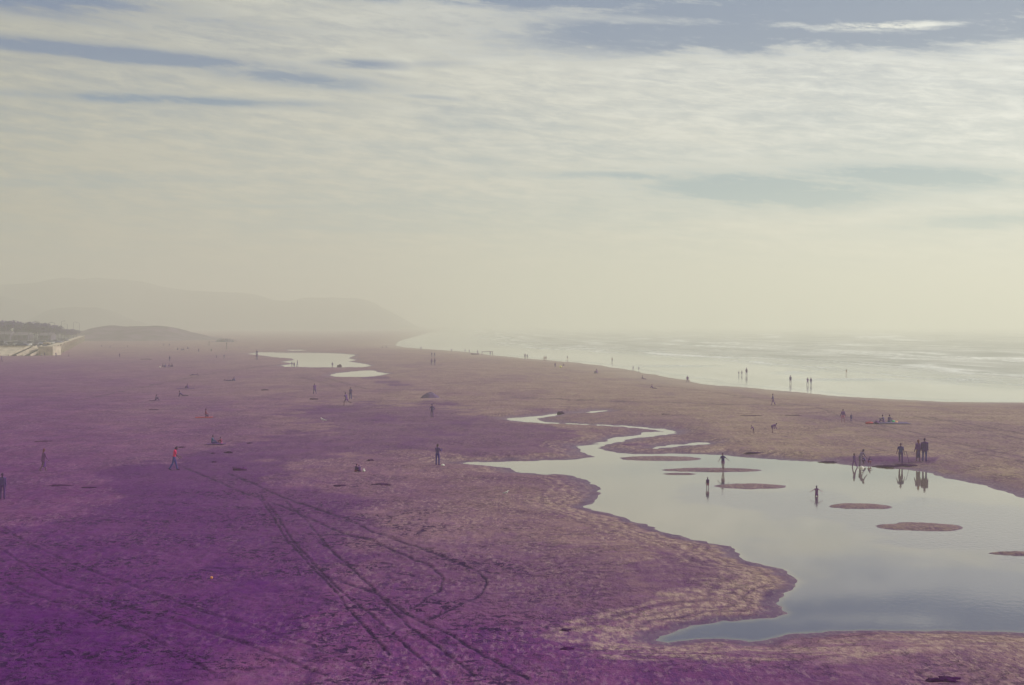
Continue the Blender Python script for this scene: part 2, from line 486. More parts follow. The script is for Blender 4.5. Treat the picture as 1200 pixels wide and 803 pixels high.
# sand ----------------------------------------------------------------------
def sand_material():
    m = bpy.data.materials.new('beach_sand'); m.use_nodes = True
    T = NT(m.node_tree); b = T.n['Principled BSDF']
    P = T.new('ShaderNodeNewGeometry').outputs['Position']
    n1 = T.noise(P, .09, 5, .6)
    n2 = T.noise(P, 1.1, 5, .62)
    n3 = T.noise(P, 5.5, 4, .65, .6)
    n4 = T.noise(T.vmath('MULTIPLY', P, (.6, 2.4, 1)), 1.0, 6, .7)
    A = {k: T.attr(k) for k in ('rim', 'damp', 'wet', 'crust', 'track', 'warm', 'wetsea', 'churn')}
    viol = T.mix(T.step(n1, .35, .65), (.145, .020, .160, 1), (.205, .055, .190, 1))
    ochr = T.mix(T.step(n1, .35, .65), (.275, .185, .155, 1), (.34, .245, .185, 1))
    c = T.mix(A['warm'], viol, ochr)
    # mottling by grain sorting
    c = T.mix(T.math('MULTIPLY', T.step(n4, .42, .66), .35), c, (.09, .014, .15, 1))
    c = T.mix(T.math('MULTIPLY', T.step(n2, .52, .72), .35), c, (.36, .17, .32, 1))
    n5 = T.noise(T.vmath('MULTIPLY', P, (1.6, .28, 1)), 1.0, 5, .75)
    n6 = T.noise(T.vmath('MULTIPLY', P, (4.5, 1.3, 1)), 1.0, 4, .75)
    c = T.mix(T.math('MULTIPLY', T.step(n5, .49, .60), .45), c, T.mix(A['warm'], (.075, .010, .13, 1), (.17, .08, .15, 1)))
    calm0 = T.step(T.noise(P, .16, 4, .6), .40, .58, .4, 1.0)
    n7 = T.noise(T.vmath('MULTIPLY', P, (7, 1.7, 1)), 1.0, 3, .8)
    c = T.mix(T.math('MULTIPLY', T.math('MULTIPLY', T.step(n7, .50, .58), .72), calm0), c, T.mix(A['warm'], (.07, .008, .13, 1), (.15, .06, .13, 1)))
    calm = T.step(T.noise(P, .16, 4, .6), .40, .58, .35, 1.0)
    c = T.mix(T.math('MULTIPLY', T.math('MULTIPLY', T.step(n6, .53, .60), .85), calm), c, T.mix(A['warm'], (.25, .115, .235, 1), (.42, .31, .25, 1)))
    # damp patches, and the lower-left vignette painted in with them
    dp = T.math('ADD', A['damp'], T.math('MULTIPLY', T.math('SUBTRACT', n2, .5), .5), clamp=True)
    dp = T.math('MULTIPLY', dp, T.step(A['damp'], 0.0, .12))
    c = T.mix(T.math('MULTIPLY', dp, .78), c, (.080, .0, .135, 1))
    # tread litter and footprint hollows, the shade in the hollows painted dark
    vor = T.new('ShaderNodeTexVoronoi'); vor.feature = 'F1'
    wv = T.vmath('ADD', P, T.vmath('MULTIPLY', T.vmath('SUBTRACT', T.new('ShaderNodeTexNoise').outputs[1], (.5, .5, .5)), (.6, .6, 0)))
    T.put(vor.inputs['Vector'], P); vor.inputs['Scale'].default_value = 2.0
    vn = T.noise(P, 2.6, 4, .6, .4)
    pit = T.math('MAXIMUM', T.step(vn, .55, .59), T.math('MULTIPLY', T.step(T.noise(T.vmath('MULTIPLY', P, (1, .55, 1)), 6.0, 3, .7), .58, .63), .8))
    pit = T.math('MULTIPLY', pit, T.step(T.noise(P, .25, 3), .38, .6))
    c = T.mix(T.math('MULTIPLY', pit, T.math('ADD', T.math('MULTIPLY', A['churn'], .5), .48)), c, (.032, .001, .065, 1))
    c = T.mix(T.math('MULTIPLY', A['track'], T.step(n3, .38, .54, .4, 1.25), clamp=True), c, (.03, .002, .06, 1))
    # salt crust and foam scum
    cr = T.math('MULTIPLY', T.math('MULTIPLY', A['crust'], .85), T.step(n3, .30, .55, .45, 1.0))
    cr = T.math('MULTIPLY', cr, T.step(n6, .40, .56, .25, 1.0))
    c = T.mix(cr, c, (.52, .38, .31, 1))
    c = T.mix(T.math('MULTIPLY', A['wet'], .8), c, (.115, .05, .135, 1))
    c = T.mix(T.math('MULTIPLY', A['rim'], T.step(n6, .36, .56, .25, .95), clamp=True), c, (.07, .02, .10, 1))
    c = T.mix(T.math('MULTIPLY', A['wet'], T.step(n7, .46, .56, 0, .6)), c, T.mix(T.step(n6, .45, .6), (.06, .018, .09, 1), (.26, .19, .20, 1)))
    c = T.mix(T.math('MULTIPLY', A['wetsea'], .35), c, (.26, .19, .15, 1))
    # weed crumbs
    k = T.step(T.noise(T.vmath('MULTIPLY', P, (.5, 1.6, 1)), 3.4, 3, .5), .70, .74)
    c = T.mix(T.math('MULTIPLY', k, .8), c, (.05, .006, .06, 1))
    T.l.new(c, b.inputs['Base Color'])
    rr = T.math('SUBTRACT', .92, T.math('MULTIPLY', T.math('MAXIMUM', A['wet'], A['wetsea']), .45))
    T.l.new(rr, b.inputs['Roughness'])
    b.inputs['Specular IOR Level'].default_value = .05
    h = T.math('ADD', T.math('MULTIPLY', n3, .35), T.math('ADD', T.math('MULTIPLY', n2, .8), T.math('MULTIPLY', pit, -.5)))
    h = T.math('ADD', h, T.math('MULTIPLY', T.noise(P, 22, 3), .12))
    bp = T.new('ShaderNodeBump'); bp.inputs['Distance'].default_value = .20
    T.l.new(T.math('SUBTRACT', .9, T.math('MULTIPLY', T.math('MAXIMUM', A['wet'], A['wetsea']), .7)), bp.inputs['Strength'])
    T.l.new(h, bp.inputs['Height']); T.l.new(bp.outputs[0], b.inputs['Normal'])
    return m


def water_material(name, bed, deep=(.02, .015, .085), ripple=.03, rough=.04, dist=.02):
    m = bpy.data.materials.new(name); m.use_nodes = True
    T = NT(m.node_tree); b = T.n['Principled BSDF']
    P = T.new('ShaderNodeNewGeometry').outputs['Position']
    n = T.noise(T.vmath('MULTIPLY', P, (1, .6, 1)), 3.5, 3, .5)
    mk = T.step(T.noise(P, .06, 3), .42, .6)
    bp = T.new('ShaderNodeBump'); bp.inputs['Distance'].default_value = dist
    T.l.new(T.math('ADD', T.math('ADD', ripple, T.math('MULTIPLY', mk, ripple * 5)), T.math('MULTIPLY', T.attr('rip'), .5)), bp.inputs['Strength'])
    T.l.new(n, bp.inputs['Height']); T.l.new(bp.outputs[0], b.inputs['Normal'])
    c = T.mix(T.attr('deep'), rgba(bed), rgba(deep))  # second tone: depth and reflected blue sky, painted into the base colour
    rip = T.attr('rip')
    c = T.mix(T.math('MULTIPLY', rip, .6), c, (.07, .045, .11, 1))
    T.l.new(c, b.inputs['Base Color'])
    b.inputs['Roughness'].default_value = rough; b.inputs['IOR'].default_value = 1.45
    b.inputs['Specular IOR Level'].default_value = .7
    return m


M_sand = sand_material()
gme = grid_mesh('beach', XX, YY, ZZ, None, {'damp': np.clip(damp, 0, 1), 'wet': wet, 'crust': crust, 'track': np.clip(track, 0, 1), 'warm': warm,
                                            'wetsea': wetsea, 'churn': churn, 'rim': rim})
gme.materials.append(M_sand)
tag(link('beach', gme), kind='structure')

M_pool = water_material('pool_water', (.20, .158, .118), ripple=.02, rough=.035)
flat = np.zeros(XX.shape)
ripm = region([(800,568),(900,578),(960,576),(1200,598),(1260,640),(1200,662),(1080,645),(980,622),(880,600),(800,582)], 14, 90, 1.0, 180)
deep_refl = np.clip(sstep(.0, 9, -SD) * .2 + .9 * sstep(630, 680, PV + 60 * (fbm(XX / 4, YY / 6, 4, 160) - .5)) * sstep(-.2, .5, -SD), 0, 1)  # slight depth, plus blue sky reflection painted over the near end
near = SD < 1.2
boxm = lambda u0, u1, v0, v1: (PU > u0) & (PU < u1) & (PV > v0) & (PV < v1)
for nm, k in (('tidal_pool', near & boxm(520, 1e5, 531, 900)),
              ('stream', near & boxm(560, 850, 470, 530.6)),
              ('tidal_pool', near & boxm(280, 445, 411.9, 432.5) & ~boxm(384, 460, 432.5, 460)),
              ('tidal_pool', near & boxm(380, 460, 433.1, 460)),
              ('tidal_pool', near & boxm(320, 370, 405, 411.5))):
    me = grid_mesh(nm, XX, YY, flat, k, {'deep': deep_refl, 'rip': ripm})
    me.materials.append(M_pool)
    tag(link(nm, me), kind='structure')

# sea -----------------------------------------------------------------------
t = np.maximum(-SEA, 0)
nz1 = fbm(XX / 22, YY / 60, 4, 101); nz2 = fbm(XX / 40, YY / 200, 3, 102)
amp = sstep(35, 120, t)
ph = t + 60 * (nz2 - .5) + 14 * (nz1 - .5)
sw = np.sin(ph / 26) * .5 + .5
swell = amp * (.75 * sw ** 3 + .2 * (nz1 - .5))
foam = np.zeros(XX.shape)
for u0, v0, ru, rv, k in [(1035,395.3,20,1.9,1.0), (1008,396.0,10,1.2,.8), (1050,394,10,1.2,.9), (995,403.5,30,1.6,.8), (965,404,16,1.2,.6), (1150,418.3,50,1.3,.75), (1040,413,30,1.2,.5), (1085,424,22,1.4,.5),
                          (905,394.6,14,1.3,.9), (850,398,12,1.2,.5), (780,396,10,1,.45), (930,432,22,1.5,.4), (1130,440,30,2,.4), (1000,439,60,1,.35),
                          (700,402.5,12,1,.5), (790,425,50,.9,.35), (1085,412,40,1,.4), (1190,400,20,1,.4)]:
    q = ((PU - u0) / ru) ** 2 + ((PV - (v0 - .5)) / rv) ** 2
    g = np.exp(-q * 1.2) * k
    foam = np.maximum(foam, g * (.5 + 1.0 * fbm(PU / 5, PV / 1.2, 3, 104)))
    swell = swell + np.exp(-q * .9) * k * .9
fl = sstep(.55, .78, fbm(XX / 30 + nz1 * 2, t / 9, 5, 105)) * sstep(40, 70, t) * sstep(900, 250, t)
foam = np.maximum(foam, .75 * fl)
for k_, (t0, w_, s_) in enumerate(((62, 2.5, .55), (84, 3, .7), (112, 4, .8), (150, 5, .8), (205, 8, .85), (270, 10, .8), (370, 14, .8), (520, 22, .75), (760, 34, .7), (1150, 60, .6), (1900, 110, .5))):
    wob_ = (fbm(YY / (70 + t0 * .5), XX / (400 + t0), 3, 130 + k_) - .5) * (34 + t0 * .28)
    br = sstep(.46, .60, fbm(YY / (26 + t0 * .12) + XX / 90, t / 60, 4, 150 + k_))
    foam = np.maximum(foam, s_ * br * np.exp(-((t - t0 - wob_) / w_) ** 2) * (.5 + nz1))
    swell = swell + .35 * br * np.exp(-((t - t0 - wob_) / w_) ** 2) * sstep(60, 100, t)
edge = np.exp(-((t - 3 - 3 * nz1) / 2.2) ** 2) * .12
foam = np.maximum(foam, edge * sstep(900, 300, YY))
keep = SEA < 3
me = grid_mesh('sea', XX, YY, SEAZ + swell * (SEA < 0), keep, {'foam': np.clip(foam, 0, 1), 'off': np.clip(t / 300, 0, 1)})


def sea_material():
    m = bpy.data.materials.new('sea_water'); m.use_nodes = True
    T = NT(m.node_tree); b = T.n['Principled BSDF']
    P = T.new('ShaderNodeNewGeometry').outputs['Position']
    fo, off = T.attr('foam'), T.attr('off')
    n = T.noise(T.vmath('MULTIPLY', P, (.5, .18, 1)), 1.0, 6, .65)
    n2 = T.noise(T.vmath('MULTIPLY', P, (.05, .012, 1)), 1.0, 5, .6)
    c = T.mix(T.step(n2, .35, .65), (.20, .20, .17, 1), (.40, .39, .35, 1))
    ff = T.math('MULTIPLY', fo, T.step(n, .35, .6, .5, 1.2), clamp=True)
    ff = T.math('ADD', ff, T.math('MULTIPLY', T.step(n, .58, .72), T.math('MULTIPLY', .35, T.step(off, .1, .3))), clamp=True)
    c = T.mix(ff, c, (.88, .88, .86, 1))
    T.l.new(c, b.inputs['Base Color'])
    T.l.new(T.math('ADD', T.step(off, .1, .4, .10, .33), T.math('MULTIPLY', ff, .4)), b.inputs['Roughness'])
    b.inputs['IOR'].default_value = 1.36
    T.l.new(T.math('SUBTRACT', T.step(off, .1, .4, .5, .2), T.math('MULTIPLY', ff, .15)), b.inputs['Specular IOR Level'])
    bp = T.new('ShaderNodeBump'); bp.inputs['Distance'].default_value = .35
    T.l.new(T.step(off, .08, .35, .03, .7), bp.inputs['Strength'])
    T.l.new(n, bp.inputs['Height']); T.l.new(bp.outputs[0], b.inputs['Normal'])
    return m


me.materials.append(sea_material())
tag(link('sea', me), kind='structure')

# ------------------------------------------------------------------ hills and dune
M_hill = mat('hill_scrub', (.06, .06, .075), .95, .35, .01)
M_dune = mat('dune_grass', (.10, .06, .10), .95, .6, .09, bump=.8)


def ridge(name, prof, d, depth, m, zb=-2, nd=26, rough=.12, seed=0):
    U = np.arange(prof[0][0], prof[-1][0] + .01, (prof[-1][0] - prof[0][0]) / 180)
    V = np.interp(U, [p[0] for p in prof], [p[1] for p in prof]) + (fbm(U / 11, U * 0, 4, seed + 9) - .5) * 2.2
    X, Y, Z = [], [], []
    for j in range(nd + 1):
        f = j / nd
        y = d + depth * (f - .45)
        x = (U - 600) / F * d
        zt = CAMH + (379.5 - V) / F * d
        g = math.sin(math.pi * min(1, f / .9 * .5)) if f < .45 else math.cos((f - .45) / .55 * math.pi / 2)
        g = (math.sin(f / .45 * math.pi / 2) if f < .45 else g)
        n = fbm(x / (depth * .25), np.full_like(x, y) / (depth * .25), 4, seed)
        h = zb + (zt - zb) * np.clip(g * (1 - rough * 2 * (1 - g)) * 1.0 + rough * (n - .5) * (1 - g) * 3 * g, 0, 1)
        X.append(x); Y.append(np.full_like(x, y)); Z.append(h)
    me = grid_mesh(name, np.array(X), np.array(Y), np.array(Z))
    me.materials.append(m)
    return tag(link(name, me), kind='structure')


ridge('hills', [(-260,345),(-120,338),(0,334),(25,333),(40,332),(58,330.5),(70,327),(79,326),(90,327),(100,328),(110,326.5),(117,326),(130,327.5),(146,327.5),(160,328.5),
                (171,331),(183,335),(208,339),(233,341),(250,342),(267,343),(285,343.5),(300,346),(320,351.5),(346,352.5),(356,350),(372,348.5),(392,348.5),(412,349),
                (429,351),(437,354.5),(442,359),(458,366),(470,373),(480,381)], 2800, 900, M_hill, -2, seed=201)
ridge('hills', [(-200,340),(-60,343),(0,347),(22,353),(48,362),(75,372),(100,381)], 2300, 500, M_hill, -2, seed=202)
ridge('hills', [(40,380),(55,370),(66,362),(75,360.5),(92,360),(112,360.5),(124,364),(134,369),(145,374),(165,379),(180,382)], 2050, 400, M_hill, -2, seed=203)
ridge('dune', [(60,396),(90,391),(105,387),(116,384),(126,382.3),(138,382),(150,383),(162,382.2),(180,382),(193,382.6),(205,385),(214,388),(222,391),(232,394.5),
               (243,397.2),(262,398.7),(285,400.5),(310,402.5)], 960, 190, M_dune, -.6, 30, .16, 204)

# ------------------------------------------------------------------ seawall, promenade
M_conc = mat('pale_concrete', (.50, .42, .33), .85, .22, .6, bump=.3)
M_concd = mat('worn_concrete', (.34, .27, .24), .9, .2, .8)
M_asph = mat('asphalt', (.06, .05, .07), .9, .2, .5)
WT = 3.0
WA, WB = (-155.0, 482.0), (-275.0, 917.0)
bm = bmesh.new()
pts = [(-900, 490), (-157, 490), (WB[0] - 3, WB[1] + 4), (-300, 1090), (-900, 1500)]
top = [bm.verts.new((x, y, WT)) for x, y in pts]; bot = [bm.verts.new((x, y, -1)) for x, y in pts]
bm.faces.new(top); bm.faces.new(bot[::-1])
for i in range(5): bm.faces.new((top[i], bot[i], bot[(i + 1) % 5], top[(i + 1) % 5]))
tag(link('promenade', bm_mesh('promenade', bm), M_asph), kind='structure')

w = empty('seawall', (WA[0], WA[1], 0), 0, 'long pale concrete seawall with buttressed face, stairs and a square bastion at the far left', 'seawall')


def local(me):
    me.transform(Matrix.Translation((-WA[0], -WA[1], 0)))
    return me


dx, dy = WB[0] - WA[0], WB[1] - WA[1]
L = math.hypot(dx, dy); ex, ey = dx / L, dy / L; nxn, nyn = ey, -ex    # outward normal, towards the beach
bm = bmesh.new()


def seg_prism(bm, s0, s1, o0, o1, z0, z1, lean=0.0):
    vs_ = []
    for s in (s0, s1):
        for o, z in ((o0, z0), (o1 + lean, z0), (o1, z1), (o0, z1)):
            vs_.append(bm.verts.new((WA[0] + ex * s + nxn * o, WA[1] + ey * s + nyn * o, z)))
    a, b = vs_[:4], vs_[4:]
    bm.faces.new(a); bm.faces.new(b[::-1])
    for i in range(4): bm.faces.new((a[i], b[i], b[(i + 1) % 4], a[(i + 1) % 4]))


seg_prism(bm, 6, 190, -3, 0, -1, WT + .38, .8)
seg_prism(bm, 190, L, -3, -4.0 + 3.4, -1, WT + .38, .8)
link('wall', local(bm_mesh('wall', bm)), M_conc, w)
bm = bmesh.new()
for s in np.arange(14, L - 4, 14):
    seg_prism(bm, s, s + 1.0, -.4 if s < 190 else -1.0, .35 if s < 190 else -.2, -.5, WT + .5, .9)
o = link('buttress', local(bm_mesh('buttress', bm)), M_concd, w); o['kind'] = 'stuff'
bm = bmesh.new()
seg_prism(bm, 6, L, -.5, .12, WT + .39, WT + .55)
link('coping', local(bm_mesh('coping', bm)), M_conc, w)
bm = bmesh.new(); box(bm, -160.2, -155.2, 480.5, 489.5, -.5, WT + .3, .05)
link('bastion', local(bm_mesh('bastion', bm)), M_conc, w)
bm = bmesh.new(); prism(bm, [(474, -.6), (474, 0.0), (489.8, WT - .1), (489.8, -.6)], -280, -164.5)
link('sloping_bank', local(bm_mesh('sloping_bank', bm)), M_conc, w)
bm = bmesh.new(); box(bm, -280, -165, 489.9, 490.9, -.5, WT + .4)
link('parapet', local(bm_mesh('parapet', bm)), M_conc, w)
for k, (ua, ub) in enumerate(((34, 17), (49, 33))):
    xa = (ua - 600) / F * 484; xb = (ub - 600) / F * 476
    bm = bmesh.new()
    n = 16
    for i in range(n):
        f0 = i / n
        xx = xa + (xb - xa) * f0; yy = 488.5 + (474.5 - 488.5) * f0
        box(bm, xx - 1.0, xx + .6, yy - 1.2, yy + .2, -.4, WT - .1 - (WT - .2) * (i / n) + .10)
    link('stair_flight', local(bm_mesh('stair_flight', bm)), M_asph, w)
    bm = bmesh.new()
    for sgn in (-1.5, 1.1):
        a = bmesh.ops.create_cube(bm, size=1)['verts']
        p, q = Vector((xa + sgn, 488.5, WT + .2)), Vector((xb + sgn, 474.5, .3))
        d = q - p
        Mx = Matrix.Translation((p + q) / 2) @ d.to_track_quat('Y', 'Z').to_matrix().to_4x4() @ Matrix.Diagonal((.3, d.length, .8, 1))
        bmesh.ops.transform(bm, matrix=Mx, verts=a)
    link('stair_kerb', local(bm_mesh('stair_kerb', bm)), M_conc, w)

# lamp posts -----------------------------------------------------------------
M_pole = mat('pole_metal', (.10, .07, .13), .6, .2, 4, .3)
M_lampg = mat('lamp_glass', (.5, .48, .42), .3, .1)
ORD = ['leftmost', 'second from left', 'third from left', 'fourth from left', 'fifth from left', 'sixth from left', 'seventh from left', 'eighth from left',
       'ninth from left', 'tenth from left', 'eleventh from left', 'twelfth from left', 'thirteenth from left', 'fourteenth from left', 'fifteenth from left', 'sixteenth from left', 'seventeenth from left',
       'eighteenth from left', 'nineteenth from left', 'twentieth from left', 'rightmost']


def lamp_proto():
    r = empty('street_lamp', (0, 0, 0))
    bm = bmesh.new(); cyl(bm, (0, 0, 0), (0, 0, 8), .16, .09); cyl(bm, (0, 0, 0), (0, 0, .5), .25, .2)
    link('pole', bm_mesh('pole', bm), M_pole, r)
    bm = bmesh.new(); cyl(bm, (0, 0, 7.9), (.9, 0, 8.3), .06, .05); cyl(bm, (.9, 0, 8.3), (1.7, 0, 8.35), .05, .05)
    link('arm', bm_mesh('arm', bm), M_pole, r)
    bm = bmesh.new(); box(bm, 1.4, 2.2, -.18, .18, 8.18, 8.34, .04)
    link('lamp_head', bm_mesh('lamp_head', bm), M_pole, r)
    return r


lamp = lamp_proto(); remember(lamp)
for i, (u, v, y) in enumerate([(5, 400, 600), (20, 399, 640), (34, 400, 610), (46, 399, 640), (56.5, 399, 670), (64, 398, 700), (72, 396, 780), (79, 395, 840), (86, 394, 900), (93, 392, 950)]):
    o = lamp if i == 0 else copy_tree(lamp)
    x, _ = at_y(u, v, y)
    o.location = (x, y, WT); o.rotation_euler.z = R(180 if i % 2 else 0); o.scale = (1, 1, (1.05, 1.15, .95, 1.1, 1.05)[i % 5])
    tag(o, 'tall thin street lamp above the parked cars, %s in its row' % ORD[i] if i < 9 else 'tall thin street lamp above the parked cars, rightmost in its row', 'street lamp', 'street lamps along the promenade')

# cars -------------------------------------------------------------------------
M_tyre = mat('tyre_rubber', (.03, .02, .035), .9)
M_glass = mat('car_glass', (.05, .04, .07), .12, .1, spec=.8)
M_light = mat('headlight_glass', (.6, .58, .5), .2, .1)
paints = {n: mat('car_paint_' + n, c, .3, .06, 3, spec=.6) for n, c in
          dict(white=(.75, .72, .68), silver=(.5, .48, .46), dark=(.06, .04, .09), blue=(.08, .08, .20), tan=(.5, .36, .24), grey=(.22, .19, .24)).items()}


def car_proto(paint, van=False):
    r = empty('parked_car', (0, 0, 0))
    h = .55 if not van else .95
    bm = bmesh.new()
    # side outline (length along x) extruded across the width, then rounded
    prof = [(-2.15, .35), (-2.2, .75), (-2.05, .98), (-1.2, 1.02), (1.15, 1.0), (2.0, .82), (2.2, .62), (2.15, .32)]
    a = [bm.verts.new((x, -.88, z)) for x, z in prof]; b_ = [bm.verts.new((x, .88, z)) for x, z in prof]
    bm.faces.new(a); bm.faces.new(b_[::-1])
    for i in range(len(prof)): bm.faces.new((a[i], b_[i], b_[(i + 1) % 8], a[(i + 1) % 8]))
    bmesh.ops.bevel(bm, geom=list(bm.edges), offset=.07, segments=2, affect='EDGES')
    link('body', bm_mesh('body', bm, True), paint, r)
    bm = bmesh.new()
    x0, x1, x2, x3 = (-1.6, -1.2, .35, 1.0) if not van else (-2.05, -1.95, .7, 1.25)
    prof = [(x0, 1.0), (x1, 1.0 + h), (x2, 1.0 + h), (x3, .99)]
    a = [bm.verts.new((x, -.8 + (.12 if z > 1.2 else 0), z)) for x, z in prof]; b_ = [bm.verts.new((x, .8 - (.12 if z > 1.2 else 0), z)) for x, z in prof]
    bm.faces.new(a); bm.faces.new(b_[::-1])
    for i in range(4): bm.faces.new((a[i], b_[i], b_[(i + 1) % 4], a[(i + 1) % 4]))
    link('window', bm_mesh('window', bm), M_glass, r)
    bm = bmesh.new(); box(bm, x1 - .02, x2 + .02, -.70, .70, 1.0 + h - .03, 1.0 + h + .05, .02)
    link('roof', bm_mesh('roof', bm), paint, r)
    wm = None
    for sx in (-1.35, 1.35):
        for sy in (-.84, .84):
            if wm is None:
                bm = bmesh.new(); cyl(bm, (0, -.1, 0), (0, .1, 0), .33, .33, 14); wm = bm_mesh('wheel', bm)
            link('wheel', wm, M_tyre, r, (sx, sy, .33))
    for sy in (-.6, .6):
        bm = bmesh.new(); box(bm, 2.1, 2.22, sy - .16, sy + .16, .62, .76, .02)
        link('headlight', bm_mesh('headlight', bm), M_light, r)
    return r


protos = {}
for n, p in paints.items():
    protos[n] = (car_proto(p, n in ('white', 'dark')), n)
for pr in protos.values(): remember(pr[0])
cars = [(2, 'dark', 583), (6, 'silver', 572), (11, 'grey', 590), (14, 'tan', 575), (18, 'white', 587), (22, 'dark', 600), (26, 'blue', 578), (30, 'grey', 596), (34, 'white', 583),
        (38, 'silver', 610), (42, 'dark', 600), (47, 'blue', 620), (52, 'tan', 640), (56, 'dark', 655), (61, 'silver', 670), (66, 'blue', 700), (71, 'dark', 740), (77, 'grey', 790)]
usedp = set()
colw = dict(white='white van', silver='silver car', dark='dark van', blue='dark blue car', tan='tan car', grey='grey car')
cars = [(u, n, 497 + (y - 570) * .55 + (8 if k % 2 else 0)) for k, (u, n, y) in enumerate(cars)]
for i, (u, n, y) in enumerate(cars):
    root = protos[n][0]
    if n in usedp: o = copy_tree(root)
    else: o = root; usedp.add(n)
    x = (u - 600) / F * y
    o.location = (x, y, WT); o.rotation_euler.z = R(-75 + 30 * random.random() if i % 3 else 10 * random.random())
    tag(o, '%s parked on the promenade behind the seawall, %s of the row' % (colw[n], ORD[i] if i < 17 else 'rightmost'), 'van' if 'van' in colw[n] else 'car', 'cars parked on the promenade')

# tree belt ---------------------------------------------------------------------
M_leaf = mat('cypress_foliage', (.055, .002, .17), .9, .5, .4)
M_bark = mat('bark', (.08, .05, .08), .9)


def tree_proto(seed, h, rx):
    rnd = random.Random(seed)
    r = empty('cypress_tree', (0, 0, 0))
    bm = bmesh.new()
    cyl(bm, (0, 0, 0), (.3, 0, h * .55), .35, .16)
    for k in range(5):
        a = rnd.random() * 6.3; z = h * (.3 + .08 * k)
        cyl(bm, (.15, 0, z), (math.cos(a) * rx * .6, math.sin(a) * rx * .6, z + h * .15), .14, .05, 5)
    link('trunk', bm_mesh('trunk', bm), M_bark, r)
    bm = bmesh.new()
    for k in range(900):
        # leaf clumps gathered in lobes
        lobe = k % 9
        lr = random.Random(seed * 31 + lobe)
        lx, ly, lz = (lr.random() - .5) * rx * 1.3, (lr.random() - .5) * rx * 1.3, h * (.42 + .45 * lr.random())
        a, b = rnd.random() * 6.283, math.acos(2 * rnd.random() - 1)
        q = rx * (.42 + .2 * lr.random()) * rnd.random() ** .4
        p = Vector((lx + q * math.cos(a) * math.sin(b), ly + q * math.sin(a) * math.sin(b), lz + .75 * q * math.cos(b)))
        s = .18 + .30 * rnd.random()
        rot = Matrix.Rotation(rnd.random() * 6.3, 3, 'Z') @ Matrix.Rotation(rnd.random() * 3, 3, 'X')
        vs_ = [bm.verts.new(p + rot @ Vector(c)) for c in ((-s, -s * .6, 0), (s, -s * .5, .05), (s * .8, s * .7, 0), (-s * .7, s * .6, -.05))]
        bm.faces.new(vs_)
    link('crown', bm_mesh('crown', bm), M_leaf, r)
    return r


tp = [tree_proto(1, 10, 4.2), tree_proto(2, 8.5, 4.8), tree_proto(3, 11.5, 3.8)]
for q in tp: remember(q)
rnd = random.Random(5)
i = 0
for row, (y0, n) in enumerate(((700, 22), (760, 20))):
    for k in range(n):
        u = -22 + k * (118 / n) + rnd.uniform(-1.5, 1.5)
        vtop = np.interp(u, [-30, 0, 20, 40, 60, 80, 100], [375, 376.5, 378, 378.5, 380.5, 385, 389.5]) + rnd.uniform(-1, 1.6) + row * .4
        y = y0 + rnd.uniform(-20, 20) + max(0, u - 50) * 3
        o = tp[i] if i < 3 else copy_tree(tp[i % 3])
        x, zt = at_y(u, vtop, y)
        sc = max(.35, (zt - WT) / (10, 8.5, 11.5)[i % 3])
        o.location = (x, y, WT); o.scale = (max(sc, .6), max(sc, .6), sc); o.rotation_euler.z = rnd.random() * 6
        tag(o, 'dark hazy evergreen in the tree belt behind the parked cars', 'tree', 'trees behind the promenade')
        i += 1

# a pale tower among the trees, small houses behind them
M_wallc = mat('pale_stucco', (.50, .46, .42), .8, .12, .5)
M_walld = mat('grey_stucco', (.12, .08, .15), .8, .15, .5)
M_roof = mat('roof_shingle', (.12, .09, .13), .9, .25, 1)
M_pane = mat('window_pane', (.05, .045, .07), .15, .1, spec=.8)
x, zt = at_y(13.5, 378.5, 690)
tw = empty('tower', (x, 690, WT), 0, 'small pale tower rising among the dark trees at far left', 'tower')
hh = zt - WT
bm = bmesh.new(); cyl(bm, (0, 0, 0), (0, 0, hh - 1.2), 1.0, .8, 12); link('shaft', bm_mesh('shaft', bm, True), M_wallc, tw)
bm = bmesh.new(); cyl(bm, (0, 0, hh - 1.2), (0, 0, hh - .6), 1.1, 1.1, 12); cyl(bm, (0, 0, hh - .6), (0, 0, hh + .2), .9, .1, 12)
link('roof', bm_mesh('roof', bm), M_wallc, tw)


def house(u, vtop, y, wdt, pale, label):
    x, zt = at_y(u, vtop, y)
    r = empty('house', (x, y, WT), R(4), label, 'house', 'houses behind the promenade')
    h = zt - WT
    bm = bmesh.new(); box(bm, -wdt / 2, wdt / 2, 0, 9, 0, h - 1.4); link('wall', bm_mesh('wall', bm), M_wallc if pale else M_walld, r)
    bm = bmesh.new(); prism(bm, [(-.5, h - 1.38), (4.5, h), (9.5, h - 1.38)], -wdt / 2 - .3, wdt / 2 + .3); link('roof', bm_mesh('roof', bm), M_roof, r)
    for k in range(2):
        for f in range(max(1, int((h - 1.5) // 3))):
            xx = -wdt / 4 + k * wdt / 2
            bm = bmesh.new(); box(bm, xx - .7, xx + .7, -.06, .02, 1 + f * 3, 2.4 + f * 3); link('window', bm_mesh('window', bm), M_pane, r)


house(3, 388.5, 672, 7, False, 'low grey house in front of the trees at the left frame edge')
house(25, 389.5, 676, 6, False, 'grey house below the trees between the tower and the lamps')
house(52, 390, 680, 6, False, 'small grey house under the trees left of the bastion')
house(76, 392, 850, 7, False, 'grey house near the low end of the tree belt')
x, _ = at_y(108, 393, 925)
h2 = empty('hut', (x, 925, 2.2), 0, 'tiny pale hut at the left foot of the dune', 'hut')
bm = bmesh.new(); box(bm, -1.3, 1.3, -1.3, 1.3, -1, 2.6); link('wall', bm_mesh('wall', bm), M_wallc, h2)
bm = bmesh.new(); prism(bm, [(-1.6, 2.62), (0, 3.4), (1.6, 2.62)], -1.6, 1.6); link('roof', bm_mesh('roof', bm), M_roof, h2)

